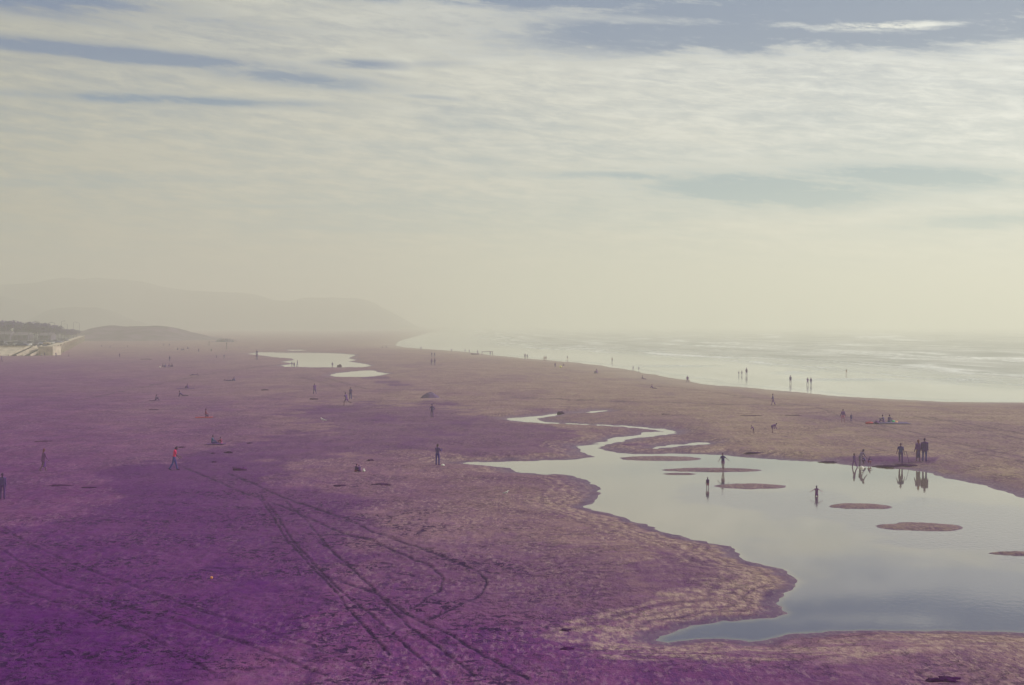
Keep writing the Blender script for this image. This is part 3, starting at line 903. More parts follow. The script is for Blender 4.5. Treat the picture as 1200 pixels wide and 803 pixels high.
# shrubs and marker posts on the dune's tail
bm = bmesh.new(); rr = random.Random(9)
for k in range(700):
    p = Vector((rr.gauss(0, 2.6), rr.gauss(0, 1.6), abs(rr.gauss(0, 1.0)) * .9)); s = .14 + rr.random() * .22
    rot = Matrix.Rotation(rr.random() * 6.3, 3, 'Z') @ Matrix.Rotation(rr.random() * 3, 3, 'X')
    bm.faces.new([bm.verts.new(p + rot @ Vector(c)) for c in ((-s, -s, 0), (s, -s * .6, 0), (s * .8, s, 0), (-s, s * .6, 0))])
x, y = at_z(263, 401.5)
sb = empty('shrub', (x, y, 0), 0, 'flat topped shrub beside a post at the right tail of the dune', 'shrub')
link('foliage', bm_mesh('foliage', bm), M_leaf, sb)
bm = bmesh.new()
for k in range(5): cyl(bm, (0, 0, -.3), ((k - 2) * .7, (k % 2) * .5, 1.7), .1, .04, 6)
link('stem', bm_mesh('stem', bm), M_bark, sb)
for u, v, hpx, lb in ((265.5, 409.5, 8, 'dark marker post below the flat topped shrub'), (245, 405, 5, 'short dark post on the sand between dune and shrub'), (247.5, 412, 3, 'low dark stake left of the marker post')):
    x, y, z = on_ground(u, v)
    h = hpx * y / F
    bm = bmesh.new(); cyl(bm, (0, 0, -.3), (0, 0, h), .14, .12); box(bm, -.22, .22, -.05, .05, h - .5, h - .1)
    tag(link('marker_post', bm_mesh('marker_post', bm), M_pole, None, (x, y, z)), lb, 'post', 'posts near the dune')

# ------------------------------------------------------------------ people
TMPC = []


def hull_capsule(bm, p, q, r0, r1, sub=1):
    b = bmesh.new()
    for c, r in ((p, r0), (q, r1)):
        s = bmesh.ops.create_icosphere(b, subdivisions=sub, radius=r)
        bmesh.ops.translate(b, verts=s['verts'], vec=c)
    h = bmesh.ops.convex_hull(b, input=b.verts)
    dead = [g for g in h.get('geom_interior', []) + h.get('geom_unused', []) if isinstance(g, bmesh.types.BMVert)]
    bmesh.ops.delete(b, geom=list(set(dead)), context='VERTS')
    me = bpy.data.meshes.new('tmp'); b.to_mesh(me); b.free()
    bm.from_mesh(me); bpy.data.meshes.remove(me)


def fuse(name, bm, vox):
    """one continuous skin over all the limbs"""
    me = bpy.data.meshes.new(name); bm.to_mesh(me); bm.free()
    o = bpy.data.objects.new('tmp', me); C.objects.link(o)
    md = o.modifiers.new('r', 'REMESH'); md.mode = 'VOXEL'; md.voxel_size = vox; md.use_smooth_shade = True
    s = o.modifiers.new('s', 'SMOOTH'); s.factor = .5; s.iterations = 2 if vox < .02 else 1
    dg = bpy.context.evaluated_depsgraph_get()
    out = bpy.data.meshes.new_from_object(o.evaluated_get(dg))
    out.name = name
    bpy.data.objects.remove(o); bpy.data.meshes.remove(me)
    return out


def skeleton(lean=0, twist=0, legs=((0, 0, 3), (0, 0, 3)), arms=((0, 8, 10), (0, 8, 10)), head=0, pz=None, roll=0, build=1.0):
    """legs: (thigh forward, knee bend, spread) ; arms: (swing forward, spread, elbow). degrees. Faces +Y."""
    J = {}
    up = Vector((0, math.sin(R(lean)), math.cos(R(lean))))
    side = Vector((1, 0, 0))
    pel = Vector((0, 0, .94))
    J['pel'] = pel
    J['waist'] = pel + up * .14
    J['chest'] = pel + up * .38
    J['neck'] = pel + up * .52
    hu = Vector((0, math.sin(R(lean * .6 + head)), math.cos(R(lean * .6 + head))))
    J['skull'] = J['neck'] + hu * .17 + Vector((0, .015, 0))
    J['headup'] = hu
    for s, nm in ((-1, 'l'), (1, 'r')):
        tf, kb, sp = legs[0 if s < 0 else 1]
        hip = pel + Vector((s * .095, 0, -.03))
        td = Vector((s * math.sin(R(sp)), math.sin(R(tf)) * math.cos(R(sp)), -math.cos(R(tf)) * math.cos(R(sp))))
        knee = hip + td * .43
        a = tf - kb
        sd2 = Vector((s * math.sin(R(sp * .4)), math.sin(R(a)), -math.cos(R(a))))
        ank = knee + sd2 * .42
        ft = Vector((s * .12, math.cos(R(a * .6)), math.sin(R(a * .6))))
        J['hip' + nm], J['knee' + nm], J['ank' + nm], J['toe' + nm] = hip, knee, ank, ank + ft * .17 + Vector((0, 0, -.05))
        sh = J['neck'] - up * .085 + side * s * .168 * build
        af, ab, eb = arms[0 if s < 0 else 1]
        ad = Vector((s * math.sin(R(ab)), math.sin(R(af)) * math.cos(R(ab)), -math.cos(R(af)) * math.cos(R(ab))))
        elb = sh + ad * .29
        fd = Vector((s * math.sin(R(ab)) * (1 if eb < 40 else -.5), math.sin(R(af + eb)) * math.cos(R(ab)), -math.cos(R(af + eb)) * math.cos(R(ab)))).normalized()
        wr = elb + fd * .25
        J['sh' + nm], J['elb' + nm], J['wr' + nm], J['hd' + nm] = sh, elb, wr, fd
    return J


def body_mesh(J, fine, b=1.0):
    bm = bmesh.new()
    c = lambda p, q, r0, r1: hull_capsule(bm, p, q, r0, r1)
    for s in (-1, 1):
        o = Vector((s * .055, 0, 0))
        c(J['pel'] + o, J['waist'] + o, .105 * b, .088 * b)
        c(J['waist'] + o, J['chest'] + o * 1.3, .088 * b, .105 * b)
        c(J['chest'] + o * 1.3, J['neck'] + o - (J['neck'] - J['chest']) * .35, .105 * b, .075 * b)
    c(J['shl'], J['shr'], .06 * b, .06 * b)
    c(J['neck'] - (J['neck'] - J['chest']) * .3, J['skull'], .058, .055)
    hu = J['headup']; fw = Vector((0, hu.z, -hu.y))
    c(J['skull'] + hu * .035 - fw * .015, J['skull'] - hu * .055 + fw * .025, .092, .062)      # cranium to chin
    c(J['skull'] + fw * .085 + hu * .0, J['skull'] + fw * .108 - hu * .022, .010, .016)         # nose
    for s in (-1, 1):
        e = J['skull'] + Vector((s * .088, 0, 0))
        c(e + hu * .018, e - hu * .02, .017, .012)                                             # ears
    for n in 'lr':
        s = -1 if n == 'l' else 1
        c(J['hip' + n], J['knee' + n], .088 * b, .056)
        c(J['knee' + n], J['knee' + n].lerp(J['ank' + n], .35), .056, .058)
        c(J['knee' + n].lerp(J['ank' + n], .35), J['ank' + n], .058, .036)
        c(J['ank' + n] + (J['ank' + n] - J['toe' + n]) * .25 + Vector((0, 0, -.02)), J['toe' + n], .038, .030)
        c(J['sh' + n], J['elb' + n], .052 * b, .038)
        c(J['elb' + n], J['wr' + n], .040, .026)
        d = J['hd' + n]; w = J['wr' + n]
        acr = d.cross(Vector((1, 0, 0)))
        if acr.length < .3: acr = Vector((0, 1, 0))
        acr.normalize()
        palm = w + d * .085
        c(w, palm, .027, .034)
        if fine:
            for k, (off, ln) in enumerate(((-.030, .062), (-.010, .075), (.010, .070), (.030, .055))):
                a0 = palm + acr * off
                m1 = a0 + d * ln * .6
                inw = Vector((-s * .35, 0, 0))
                c(a0, m1, .010, .009)
                c(m1, m1 + (d + inw) * ln * .5, .009, .0075)
            th = w + d * .03 + acr * .028
            c(th, th + (d * .6 + acr * .8) * .045, .012, .010)
            c(th + (d * .6 + acr * .8) * .045, th + (d * .8 + acr * .7) * .07, .010, .008)
    return bm


def cloth_top(J, b, sleeves, g=.014, long=0.0):
    bm = bmesh.new(); c = lambda p, q, r0, r1: hull_capsule(bm, p, q, r0 + g, r1 + g)
    dn = J['pel'] - J['waist']
    for s in (-1, 1):
        o = Vector((s * .055, 0, 0))
        if long: c(J['pel'] + o * 1.5 + dn * long, J['waist'] + o * 1.2, .105 * b, .10 * b)
        c(J['pel'] + o + dn * -.2, J['waist'] + o, .10 * b, .092 * b)
        c(J['waist'] + o, J['chest'] + o * 1.3, .09 * b, .105 * b)
        c(J['chest'] + o * 1.3, J['neck'] + o - (J['neck'] - J['chest']) * .35, .105 * b, .075 * b)
    c(J['shl'], J['shr'], .058 * b, .058 * b)
    for n in 'lr':
        e = J['elb' + n] if sleeves >= 1 else J['sh' + n].lerp(J['elb' + n], .55)
        if sleeves > 0: c(J['sh' + n], e, .052 * b, .042)
        if sleeves > 1: c(J['elb' + n], J['elb' + n].lerp(J['wr' + n], .9), .042, .032)
    return bm


def cloth_legs(J, b, length=1.0, g=.014):
    bm = bmesh.new(); c = lambda p, q, r0, r1: hull_capsule(bm, p, q, r0 + g, r1 + g)
    for s in (-1, 1):
        c(J['pel'] + Vector((s * .055, 0, 0)), J['pel'].lerp(J['waist'], .5) + Vector((s * .05, 0, 0)), .105 * b, .092 * b)
    for n in 'lr':
        if length < .6:
            c(J['hip' + n], J['hip' + n].lerp(J['knee' + n], .3 + length), .09 * b, .075)
        else:
            c(J['hip' + n], J['knee' + n], .09 * b, .06)
            c(J['knee' + n], J['ank' + n].lerp(J['knee' + n], .08), .062, .055)
    return bm


def cloth_skirt(J, b, drop, flare):
    bm = bmesh.new()
    c = lambda p, q, r0, r1: hull_capsule(bm, p, q, r0, r1)
    base = Vector((J['pel'].x, (J['kneel'].y + J['kneer'].y) / 2, J['pel'].z - drop))
    for s in (-1, 1):
        for f in (-.5, .5):
            c(J['waist'] + Vector((s * .045, 0, -.03)), base + Vector((s * flare, f * flare, 0)), .095 * b, .075)
    c(base + Vector((-flare, 0, 0)), base + Vector((flare, 0, 0)), .07, .07)
    return bm


def cloth_hair(J, length):
    bm = bmesh.new(); hu = J['headup']; fw = Vector((0, hu.z, -hu.y))
    hull_capsule(bm, J['skull'] + hu * .048 - fw * .03, J['skull'] - fw * .05, .096, .085)
    if length:
        hull_capsule(bm, J['skull'] - fw * .06, J['skull'] - fw * .085 - hu * .1 + Vector((0, 0, -length)), .078, .05)
    return bm


def cloth_hat(J):
    bm = bmesh.new(); hu = J['headup']; fw = Vector((0, hu.z, -hu.y))
    hull_capsule(bm, J['skull'] + hu * .07, J['skull'] + hu * .09, .10, .08)
    hull_capsule(bm, J['skull'] + hu * .06 + fw * .06, J['skull'] + hu * .045 + fw * .15, .07, .05)
    return bm


POSES = {
    'stand': dict(legs=((3, 5, 3), (-3, 2, 2)), arms=((6, 5, 20), (-4, 4, 16))),
    'stand_wide': dict(legs=((4, 4, 9), (-4, 2, 9)), arms=((2, 15, 25), (0, 14, 24))),
    'camera_up': dict(legs=((3, 3, 5), (-1, 2, 5)), arms=((35, 12, 100), (38, 12, 98)), head=6),
    'walk': dict(lean=5, legs=((17, 5, 2), (-15, 18, 2)), arms=((-15, 6, 12), (16, 6, 22))),
    'walk_bow': dict(lean=9, legs=((17, 4, 2), (-15, 16, 2)), arms=((12, 6, 35), (20, 6, 45)), head=32),
    'run': dict(lean=16, legs=((38, 35, 2), (-32, 55, 2)), arms=((-45, 8, 70), (40, 8, 80))),
    'arms_out': dict(lean=0, legs=((6, 6, 6), (-8, 6, 6)), arms=((5, 58, 6), (5, 58, 6)), head=8),
    'arm_out': dict(lean=6, legs=((14, 8, 3), (-12, 18, 3)), arms=((5, 55, 8), (15, 22, 25)), head=14),
    'hips': dict(legs=((2, 3, 6), (-2, 3, 6)), arms=((-12, 38, 60), (-12, 38, 60))),
    'cane': dict(lean=3, legs=((18, 4, 4), (-22, 35, 4)), arms=((8, 14, 12), (26, 14, 14)), head=6),
    'bend': dict(lean=72, legs=((14, 8, 9), (-4, 2, 9)), arms=((4, 10, 10), (8, 10, 12)), head=10),
    'stoop': dict(lean=38, legs=((12, 14, 5), (-6, 8, 5)), arms=((18, 8, 20), (24, 8, 20)), head=12),
    'crouch': dict(lean=32, legs=((98, 128, 12), (92, 124, 12)), arms=((48, 8, 30), (52, 8, 30)), head=6),
    'sit_knees': dict(lean=12, legs=((128, 92, 7), (122, 88, 7)), arms=((58, 4, 30), (62, 4, 30)), head=10),
    'sit_long': dict(lean=-12, legs=((86, 4, 6), (92, 16, 6)), arms=((-35, 14, 0), (-38, 14, 0)), head=14),
    'sit_upright': dict(lean=6, legs=((96, 30, 10), (88, 6, 10)), arms=((30, 10, 50), (34, 10, 50)), head=14),
    'kneel': dict(lean=4, legs=((62, 150, 6), (60, 150, 6)), arms=((16, 10, 40), (20, 10, 40)), head=6),
    'lie': dict(lean=-84, legs=((88, 4, 6), (112, 60, 6)), arms=((-80, 20, 10), (-80, 24, 10)), head=6),
    'lie_prop': dict(lean=-48, legs=((88, 2, 6), (90, 3, 6)), arms=((-20, 10, 10), (-20, 10, 12)), head=30),
}
PM = {}
skins = [mat('skin_%s' % n, c, .6, .08, 5) for n, c in (('fair', (.30, .13, .20)), ('tanned', (.15, .05, .12)), ('deep', (.09, .03, .08)))]
hairs = [mat('hair_%s' % n, c, .7, .3, 30) for n, c in (('black', (.06, .002, .10)), ('brown', (.08, .03, .06)), ('auburn', (.20, .05, .08)))]
CLO = {n: mat('cloth_' + n, c, .85, .15, 7) for n, c in dict(
    red=(.80, .008, .15), navy=(.05, .01, .21), jeans=(.06, .04, .26), black=(.065, .0, .12), charcoal=(.085, .008, .18), violet=(.15, .025, .25), maroon=(.22, .02, .10),
    grey=(.20, .12, .26), pale=(.52, .46, .48), pink=(.40, .09, .25), slate=(.10, .035, .22), tan=(.38, .25, .22), teal=(.04, .08, .20), mauve=(.20, .05, .24)).items()}


def pmesh(key, fn):
    if key not in PM: PM[key] = fn()
    return PM[key]


def dress(o, m):
    if not o.data.materials: o.data.materials.append(m)
    if o.material_slots:
        o.material_slots[0].link = 'OBJECT'; o.material_slots[0].material = m
    return o


def height_of(J):
    lo = min(min(J[k + n].z for k in ('ank', 'toe', 'knee', 'hip')) for n in 'lr')
    return J['skull'].z + .14, lo


def person(u, v, hpx, pose, face, label, top='violet', low='navy', leg=1.0, sleeves=2, skirt=None, hair=0, hc=0, sk=1, build=1.0, hat=False, group=None, coat=0.0, cat='person', loc=None, bare=False):
    """face: heading in degrees, 0 = away from the camera, 90 = picture left"""
    fine = hpx > 18
    vox = .014 if hpx > 18 else (.024 if hpx > 10 else .04)
    build *= 1.02
    J = skeleton(build=build, **POSES[pose])
    if pose in ('lie', 'lie_prop', 'sit_knees', 'sit_long', 'sit_upright', 'crouch', 'kneel'):
        pass
    x, y, z = on_ground(u, v) if loc is None else loc
    z += .0
    body = pmesh(('body', pose, build, vox), lambda: fuse('body', body_mesh(J, fine, build), vox))
    zs = np.empty(len(body.vertices) * 3, np.float32); body.vertices.foreach_get('co', zs); zs = zs.reshape(-1, 3)
    lo, hi = float(zs[:, 2].min()), float(zs[:, 2].max())
    H = hpx * y / F
    s = H / (hi - lo)
    if pose.startswith('lie'):
        s = 1.0
    s = max(.5, min(s, 1.3))
    r = empty('person', (x, y, z - lo * s - .01), R(face), label, cat, group)
    r.scale = (s, s, s)
    k = (pose, build, vox)
    dress(link('body', body, None, r), skins[sk])
    if not bare:
        me = pmesh(('top', sleeves, coat) + k, lambda: fuse('shirt', cloth_top(J, build, sleeves, .016, coat), vox))
        dress(link('coat' if coat else 'shirt', me, None, r), CLO[top])
    if skirt:
        me = pmesh(('skirt', skirt) + k, lambda: fuse('skirt', cloth_skirt(J, build, skirt[0], skirt[1]), vox))
        dress(link('skirt', me, None, r), CLO[low])
    else:
        me = pmesh(('low', leg) + k, lambda: fuse('trousers', cloth_legs(J, build, leg), vox))
        dress(link('trousers' if leg > .6 else 'shorts', me, None, r), CLO[low])
    me = pmesh(('hair', hair) + k, lambda: fuse('hair', cloth_hair(J, hair), vox))
    dress(link('hair', me, None, r), hairs[hc])
    if hat:
        me = pmesh(('hat',) + k, lambda: fuse('hat', cloth_hat(J), vox))
        dress(link('hat', me, None, r), CLO[low])
    if leg > .6 and fine and not skirt:
        for n in 'lr':
            def sh():
                b_ = bmesh.new(); hull_capsule(b_, J['ank' + n] + (J['ank' + n] - J['toe' + n]) * .25 + Vector((0, 0, -.02)), J['toe' + n], .046, .038)
                return bm_mesh('shoe', b_, True)
            dress(link('shoe', pmesh(('shoe', n) + k, sh), None, r), CLO['black'])
    return r


# foreground and middle distance, left ------------------------------------
person(3, 585, 31, 'stand', 15, 'person in a grey top and dark trousers standing cut by the left frame edge', 'slate', 'charcoal', hair=.08, hc=0)
person(51, 552, 26.5, 'walk', -50, 'woman in a long violet coat walking alone near the left edge', 'mauve', 'violet', skirt=(.56, .12), hair=.18, hc=2, coat=1.0, build=1.1)
person(204, 551, 28, 'walk_bow', -75, 'person in a bright red shirt and blue jeans walking with bowed head', 'red', 'jeans', sleeves=.5, hair=.04, hc=0)
person(248.5, 520.5, 10.5, 'sit_upright', -85, 'person in teal and navy leaning back on the sand beside a reddish companion', 'teal', 'navy', build=1.05)
person(259.5, 520.5, 8.5, 'sit_knees', 75, 'person in a maroon top sitting knees up right of a teal companion', 'maroon', 'pink', build=1.05)
person(241, 489.3, 10.5, 'kneel', -80, 'person in dark maroon kneeling upright at the end of a red towel', 'maroon', 'black', hair=.1)
person(182.2, 469.3, 7, 'sit_knees', -70, 'person with a pale back sitting hunched alone on the bare left sand', 'grey', 'charcoal', hair=.08)
person(220.3, 455.5, 6, 'sit_knees', 80, 'person in violet sitting at the right end of a dark towel', 'violet', 'charcoal')
person(213.5, 465.3, 3, 'lie_prop', -88, 'person lying propped up, head to the left, below the seated pair of towels', 'charcoal', 'black')
person(227.5, 440.2, 2, 'lie', 92, 'person lying flat far off, right of the seated circle', 'violet', 'charcoal')
person(275, 447, 5.5, 'sit_knees', 80, 'person sitting knees up at the right of a lying companion', 'slate', 'navy')
person(267.5, 447, 2, 'lie', -90, 'person lying flat beside a seated companion in the far left', 'charcoal', 'slate')
for k, (u, v, f, t_) in enumerate(((190.5, 430.6, -60, 'charcoal'), (194, 431, 40, 'navy'), (198.3, 430.8, 160, 'violet'), (202.2, 430.6, 70, 'black'))):
    person(u, v, 4.9, 'sit_knees' if k % 2 else 'sit_upright', f, 'person in %s sitting %s in the circle of four at far left' % (t_, ('leftmost', 'second from left', 'third from left', 'rightmost')[k]),
           t_, 'charcoal', group='people sitting in a circle')
person(198.7, 423.5, 6.6, 'stand', 0, 'person standing just behind the circle of four sitters', 'slate', 'navy')
person(140, 419, 5.4, 'stand', 180, 'person standing alone on the sand between seawall and dune', 'violet', 'charcoal')
person(1.8, 424.5, 7, 'walk', 85, 'person at the left frame edge in front of the seawall bank', 'charcoal', 'black')
person(48.6, 418, 4, 'stand', 30, 'person in pale clothes at the left side of the bastion foot', 'pale', 'grey')
person(52.2, 418, 5, 'stand', 0, 'person in dark clothes against the pale bastion', 'charcoal', 'black')
person(65.5, 418.2, 5.4, 'stand', 0, 'person at the right corner of the bastion', 'violet', 'navy')
person(80.4, 418, 3.6, 'walk', -80, 'small person right of the bastion on the open sand', 'grey', 'charcoal')
person(119, 406.8, 3, 'stand', 0, 'tiny person below the left shoulder of the dune, leftmost of three', 'grey', 'violet')
person(129, 408, 3.2, 'walk', -80, 'tiny person below the dune, middle of three', 'slate', 'navy')
person(149.3, 407.4, 3, 'stand', 0, 'tiny person below the dune crest, rightmost of three', 'violet', 'grey')
person(192, 406, 3.6, 'stand', 0, 'tiny person above a far seated cluster, left of a pair', 'grey', 'slate')
person(198.4, 406.2, 3.6, 'stand', 0, 'tiny person above a far seated cluster, right of a pair', 'slate', 'navy')
for k, (u, v) in enumerate(((208.5, 410.5), (212, 411), (215.5, 410.8), (219.5, 409.6))):
    person(u, v, 3.4, 'sit_knees', (40, -60, 100, -20)[k], 'person sitting %s in the far hazy cluster at the foot of the dune' % ('leftmost', 'second from left', 'third from left', 'rightmost')[k],
           ('charcoal', 'violet', 'black', 'slate')[k], 'charcoal', group='people sitting below the dune')
person(232.7, 413.2, 5, 'stand', 0, 'person standing right of the far seated cluster', 'violet', 'navy')
person(253.5, 420.2, 4.3, 'stand', 0, 'person standing left of a pair on the far sand', 'grey', 'violet')
person(262.6, 420.5, 5, 'hips', 180, 'person in a dark top standing right of a paler companion', 'navy', 'grey')
person(301, 422, 8.5, 'stand_wide', 180, 'adult standing at the left tip of the far pool carrying a child', 'violet', 'navy')
for k, (u, v, h, po) in enumerate(((342, 429.6, 5.8, 'stand'), (344.7, 431.2, 6.8, 'stand'), (348.3, 429.4, 7.4, 'walk'))):
    person(u, v, h, po, (20, 180, -80)[k], 'person %s of the three standing before the far pool' % ('leftmost', 'in the middle', 'rightmost')[k], ('slate', 'charcoal', 'violet')[k], 'navy', group='three people at the far pool')
person(389.5, 430.8, 6.6, 'stand', 0, 'person standing alone at the near edge of the far pool', 'slate', 'charcoal')
person(368.8, 462, 12.5, 'walk', 35, 'person with a bulky jacket walking left in front of the far pools', 'violet', 'slate', coat=.6, build=1.25)
person(410.8, 468.2, 14.5, 'stand', 170, 'person standing behind a runner, left of the centre', 'slate', 'navy', sleeves=.5)
person(406, 475.2, 15.5, 'run', 60, 'person in violet running with one leg kicked back', 'charcoal', 'violet', leg=.3)
person(506.3, 489.4, 16.2, 'hips', 150, 'person with hands at the waist standing below the sand mound', 'slate', 'charcoal', coat=.5, hat=True)
person(512.8, 545.2, 25, 'camera_up', -25, 'person in dark blue raising a camera left of the pool tip', 'slate', 'navy', hc=1, hair=.02)
person(416.7, 553.2, 9.5, 'sit_knees', -50, 'person in black sitting on the left of a huddled pair', 'black', 'maroon', build=1.15, hat=True)
person(421.2, 553.4, 9, 'sit_upright', 40, 'person in black sitting on the right of a huddled pair', 'charcoal', 'black', build=1.1)
# right side ----------------------------------------------------------------
person(847.3, 551.2, 20.5, 'arm_out', 150, 'girl standing on a sand bar in the pool with one arm stretched left', 'navy', 'mauve', leg=.2, sleeves=.5, hair=.12, hc=0, sk=1)
person(829.3, 576, 15.5, 'stand', 20, 'small boy in a dark shirt wading between two sand bars', 'black', 'maroon', leg=.2, sleeves=.5, hair=.03, sk=1)
person(957, 588, 19, 'arms_out', 0, 'little girl wading with both arms spread wide', 'mauve', 'violet', skirt=(.22, .07), sleeves=0, hair=.16, hc=0, sk=0)
person(1001.3, 548.2, 17, 'walk', 40, 'slim child standing at the waterline beside a stooping adult', 'charcoal', 'violet', hair=.1, hc=1)
person(1008, 547.2, 20.5, 'stoop', -60, 'adult in greyish clothes stooping at the waterline beside children', 'grey', 'grey', hair=.02)
person(1014, 542.8, 9.4, 'crouch', 60, 'child crouching left of another child by the waterline', 'navy', 'black', sk=1)
person(1017.6, 543.2, 8.8, 'crouch', -60, 'child crouching at the right end of the waterline family', 'charcoal', 'maroon', sk=1)
person(1055.6, 541.4, 23.8, 'cane', 160, 'man with a walking stick stepping along the pool edge', 'navy', 'charcoal', sleeves=.5, build=1.1, hc=0)
person(1076, 540.6, 25.8, 'stand', 20, 'woman in a long grey skirt and violet top standing by the pool', 'violet', 'slate', skirt=(.60, .10), hair=.16, hc=2, build=1.08)
person(1083.6, 540.8, 27.8, 'stand', -20, 'tall man in a bulky dark jacket standing by the pool', 'charcoal', 'navy', coat=.9, build=1.15, hc=0)
person(904.8, 507.4, 11.5, 'bend', -75, 'person bending double with hands reaching the sand', 'violet', 'charcoal', leg=.3, sk=1, build=1.1)
person(883, 507.8, 7.2, 'stoop', 80, 'small child stooping left of a bent over adult', 'violet', 'charcoal', leg=.3)
person(906, 474.8, 13.4, 'walk', 80, 'person in slate clothes walking left between pool and surf', 'slate', 'violet')
person(988, 495.4, 16, 'stand_wide', 0, 'person in a violet top and pink shorts walking away from the camera', 'violet', 'pink', leg=.45, sk=0, build=1.05)
person(997.6, 494, 8.8, 'stand', 0, 'small child in dark clothes following a person in pink shorts', 'slate', 'navy')
person(1035.8, 495.6, 9.6, 'sit_knees', 60, 'person sitting on the left of a picnic blanket', 'slate', 'violet')
person(1041.9, 495.8, 9.8, 'sit_knees', -40, 'person sitting on the right of a picnic blanket', 'charcoal', 'teal')
person(926.4, 449.8, 10, 'stand', 0, 'person standing alone in the shallow surf wash', 'slate', 'charcoal')
person(946.6, 451.4, 9, 'walk', 10, 'left one of two people walking abreast in the surf wash', 'violet', 'charcoal')
person(950.4, 451.4, 9, 'stand', 0, 'right one of two people walking abreast in the surf wash', 'slate', 'navy')
person(874.9, 440.2, 9.3, 'stand', 0, 'tall hazy figure far out in the surf wash beside two smaller ones', 'grey', 'slate')
person(869.4, 440, 5.6, 'stand', 0, 'small hazy figure in the surf wash just left of a tall one', 'grey', 'slate')
person(865.8, 440, 5, 'stand', 0, 'smallest hazy figure at the left of three in the surf wash', 'grey', 'slate')
person(992, 438, 5.5, 'stand', 0, 'faint bather standing far out among the breaking waves', 'tan', 'tan')
person(805.7, 448.4, 8.2, 'stand_wide', 0, 'sturdy person in a loose dark coat standing above the shoreline', 'violet', 'charcoal', coat=1.2, build=1.2)
person(764.6, 455.6, 5.6, 'sit_long', -85, 'person sitting with legs stretched right on the slope of sand', 'violet', 'charcoal')
person(753.5, 444.6, 4.6, 'sit_long', -80, 'faint person sitting near the shoreline above another sitter', 'grey', 'violet')
person(742, 434, 5, 'walk', 30, 'left one of two people on the shoreline right of the centre', 'charcoal', 'slate')
person(748.6, 434.4, 4.6, 'walk', -30, 'right one of two people on the shoreline right of the centre', 'slate', 'charcoal')
person(699.7, 438.2, 6, 'sit_knees', 50, 'faint person sitting on open sand near the centre', 'violet', 'slate')
person(717.4, 424.6, 5.8, 'stand', 0, 'faint person standing in the wash above a lone sitter', 'tan', 'slate')
person(650.6, 431, 6.2, 'stand', 180, 'person standing left of a small yellow bag', 'violet', 'slate')
person(661.2, 428.9, 3, 'sit_knees', 60, 'person sitting right of a small yellow bag', 'slate', 'violet')
person(665, 421.6, 4.6, 'stand', 0, 'faint person standing in the wash above the yellow bag', 'grey', 'tan')
person(637.8, 423, 5.8, 'stand', 20, 'left one of a close pair in tan and brown at the waterline', 'tan', 'maroon')
person(639.8, 423, 5.8, 'stand', -20, 'right one of a close pair in brown at the waterline', 'maroon', 'tan')
person(615.3, 420.8, 6.6, 'stand', 0, 'dark taller figure of a pair on the far waterline', 'charcoal', 'black')
person(617.9, 420.8, 5.6, 'stand', 0, 'dark shorter figure of a pair on the far waterline', 'slate', 'charcoal')
for u, v, h, lb in ((574.5, 416.6, 5, 'hazy person left of the long gap on the far waterline'), (559.5, 415.2, 5, 'hazy person beside a dark log on the far waterline'),
                    (550, 413.6, 4, 'hazy person left of the dark log on the far waterline'), (545, 412.8, 4, 'hazy person, third from the right of the far waterline walkers'),
                    (529, 412.6, 4.2, 'hazy person standing just above the far waterline bend'), (493.3, 410.6, 4.6, 'hazy person alone where the beach meets the haze'),
                    (505.8, 428.4, 8.5, 'left one of a faint pair standing below the far waterline'), (509.3, 428.4, 8.5, 'right one of a faint pair standing below the far waterline'),
                    (506, 418.6, 6, 'left one of a faint pair close to the far waterline'), (509.2, 418.6, 6, 'right one of a faint pair close to the far waterline'),
                    (448, 408.6, 3.2, 'tiny figure, left one of a faint pair at the vanishing end of the beach'), (452.5, 408.6, 3.4, 'tiny figure, right one of a faint pair at the vanishing end of the beach')):
    person(u, v, h, 'stand' if int(u) % 2 else 'walk', 0 if int(u) % 3 else -70, lb, ('slate', 'violet', 'charcoal')[int(u) % 3], 'slate')
# the child on the shoulders at the far pool
x, y, z = on_ground(301, 422)
person(301, 422, 5.6, 'sit_upright', 180, 'small child riding on the shoulders of an adult at the far pool', 'slate', 'navy', loc=(x, y + .12, z + 1.75))

# ------------------------------------------------------------------ loose things on the beach
def spot(u, v):
    x, y, z = on_ground(u, v)
    return (x, y, z)


def lump(name, u, v, sx, sy, sz, m, label, cat, seed=0, rz=0, group=None, sub=3, amp=.35):
    bm = bmesh.new(); bmesh.ops.create_icosphere(bm, subdivisions=sub, radius=1)
    co_ = np.array([q.co[:] for q in bm.verts])
    n = fbm(co_[:, 0] * 2.2 + seed * 7, co_[:, 1] * 2.2 + co_[:, 2] * 1.7, 4, seed)
    for q, k in zip(bm.verts, n):
        q.co = Vector((q.co.x * sx, q.co.y * sy, max(q.co.z, -.3) * sz)) * (1 + (k - .5) * 2 * amp)
        q.co.x += .5 * sx * math.sin(q.co.y / max(sy, .01) * 4 + seed); q.co.z *= .6 + .8 * abs(math.sin(q.co.x / max(sx, .01) * 5 + seed))
    o = link(name, bm_mesh(name, bm, True), m, None, spot(u, v)); o.rotation_euler.z = rz
    return tag(o, label, cat, group)


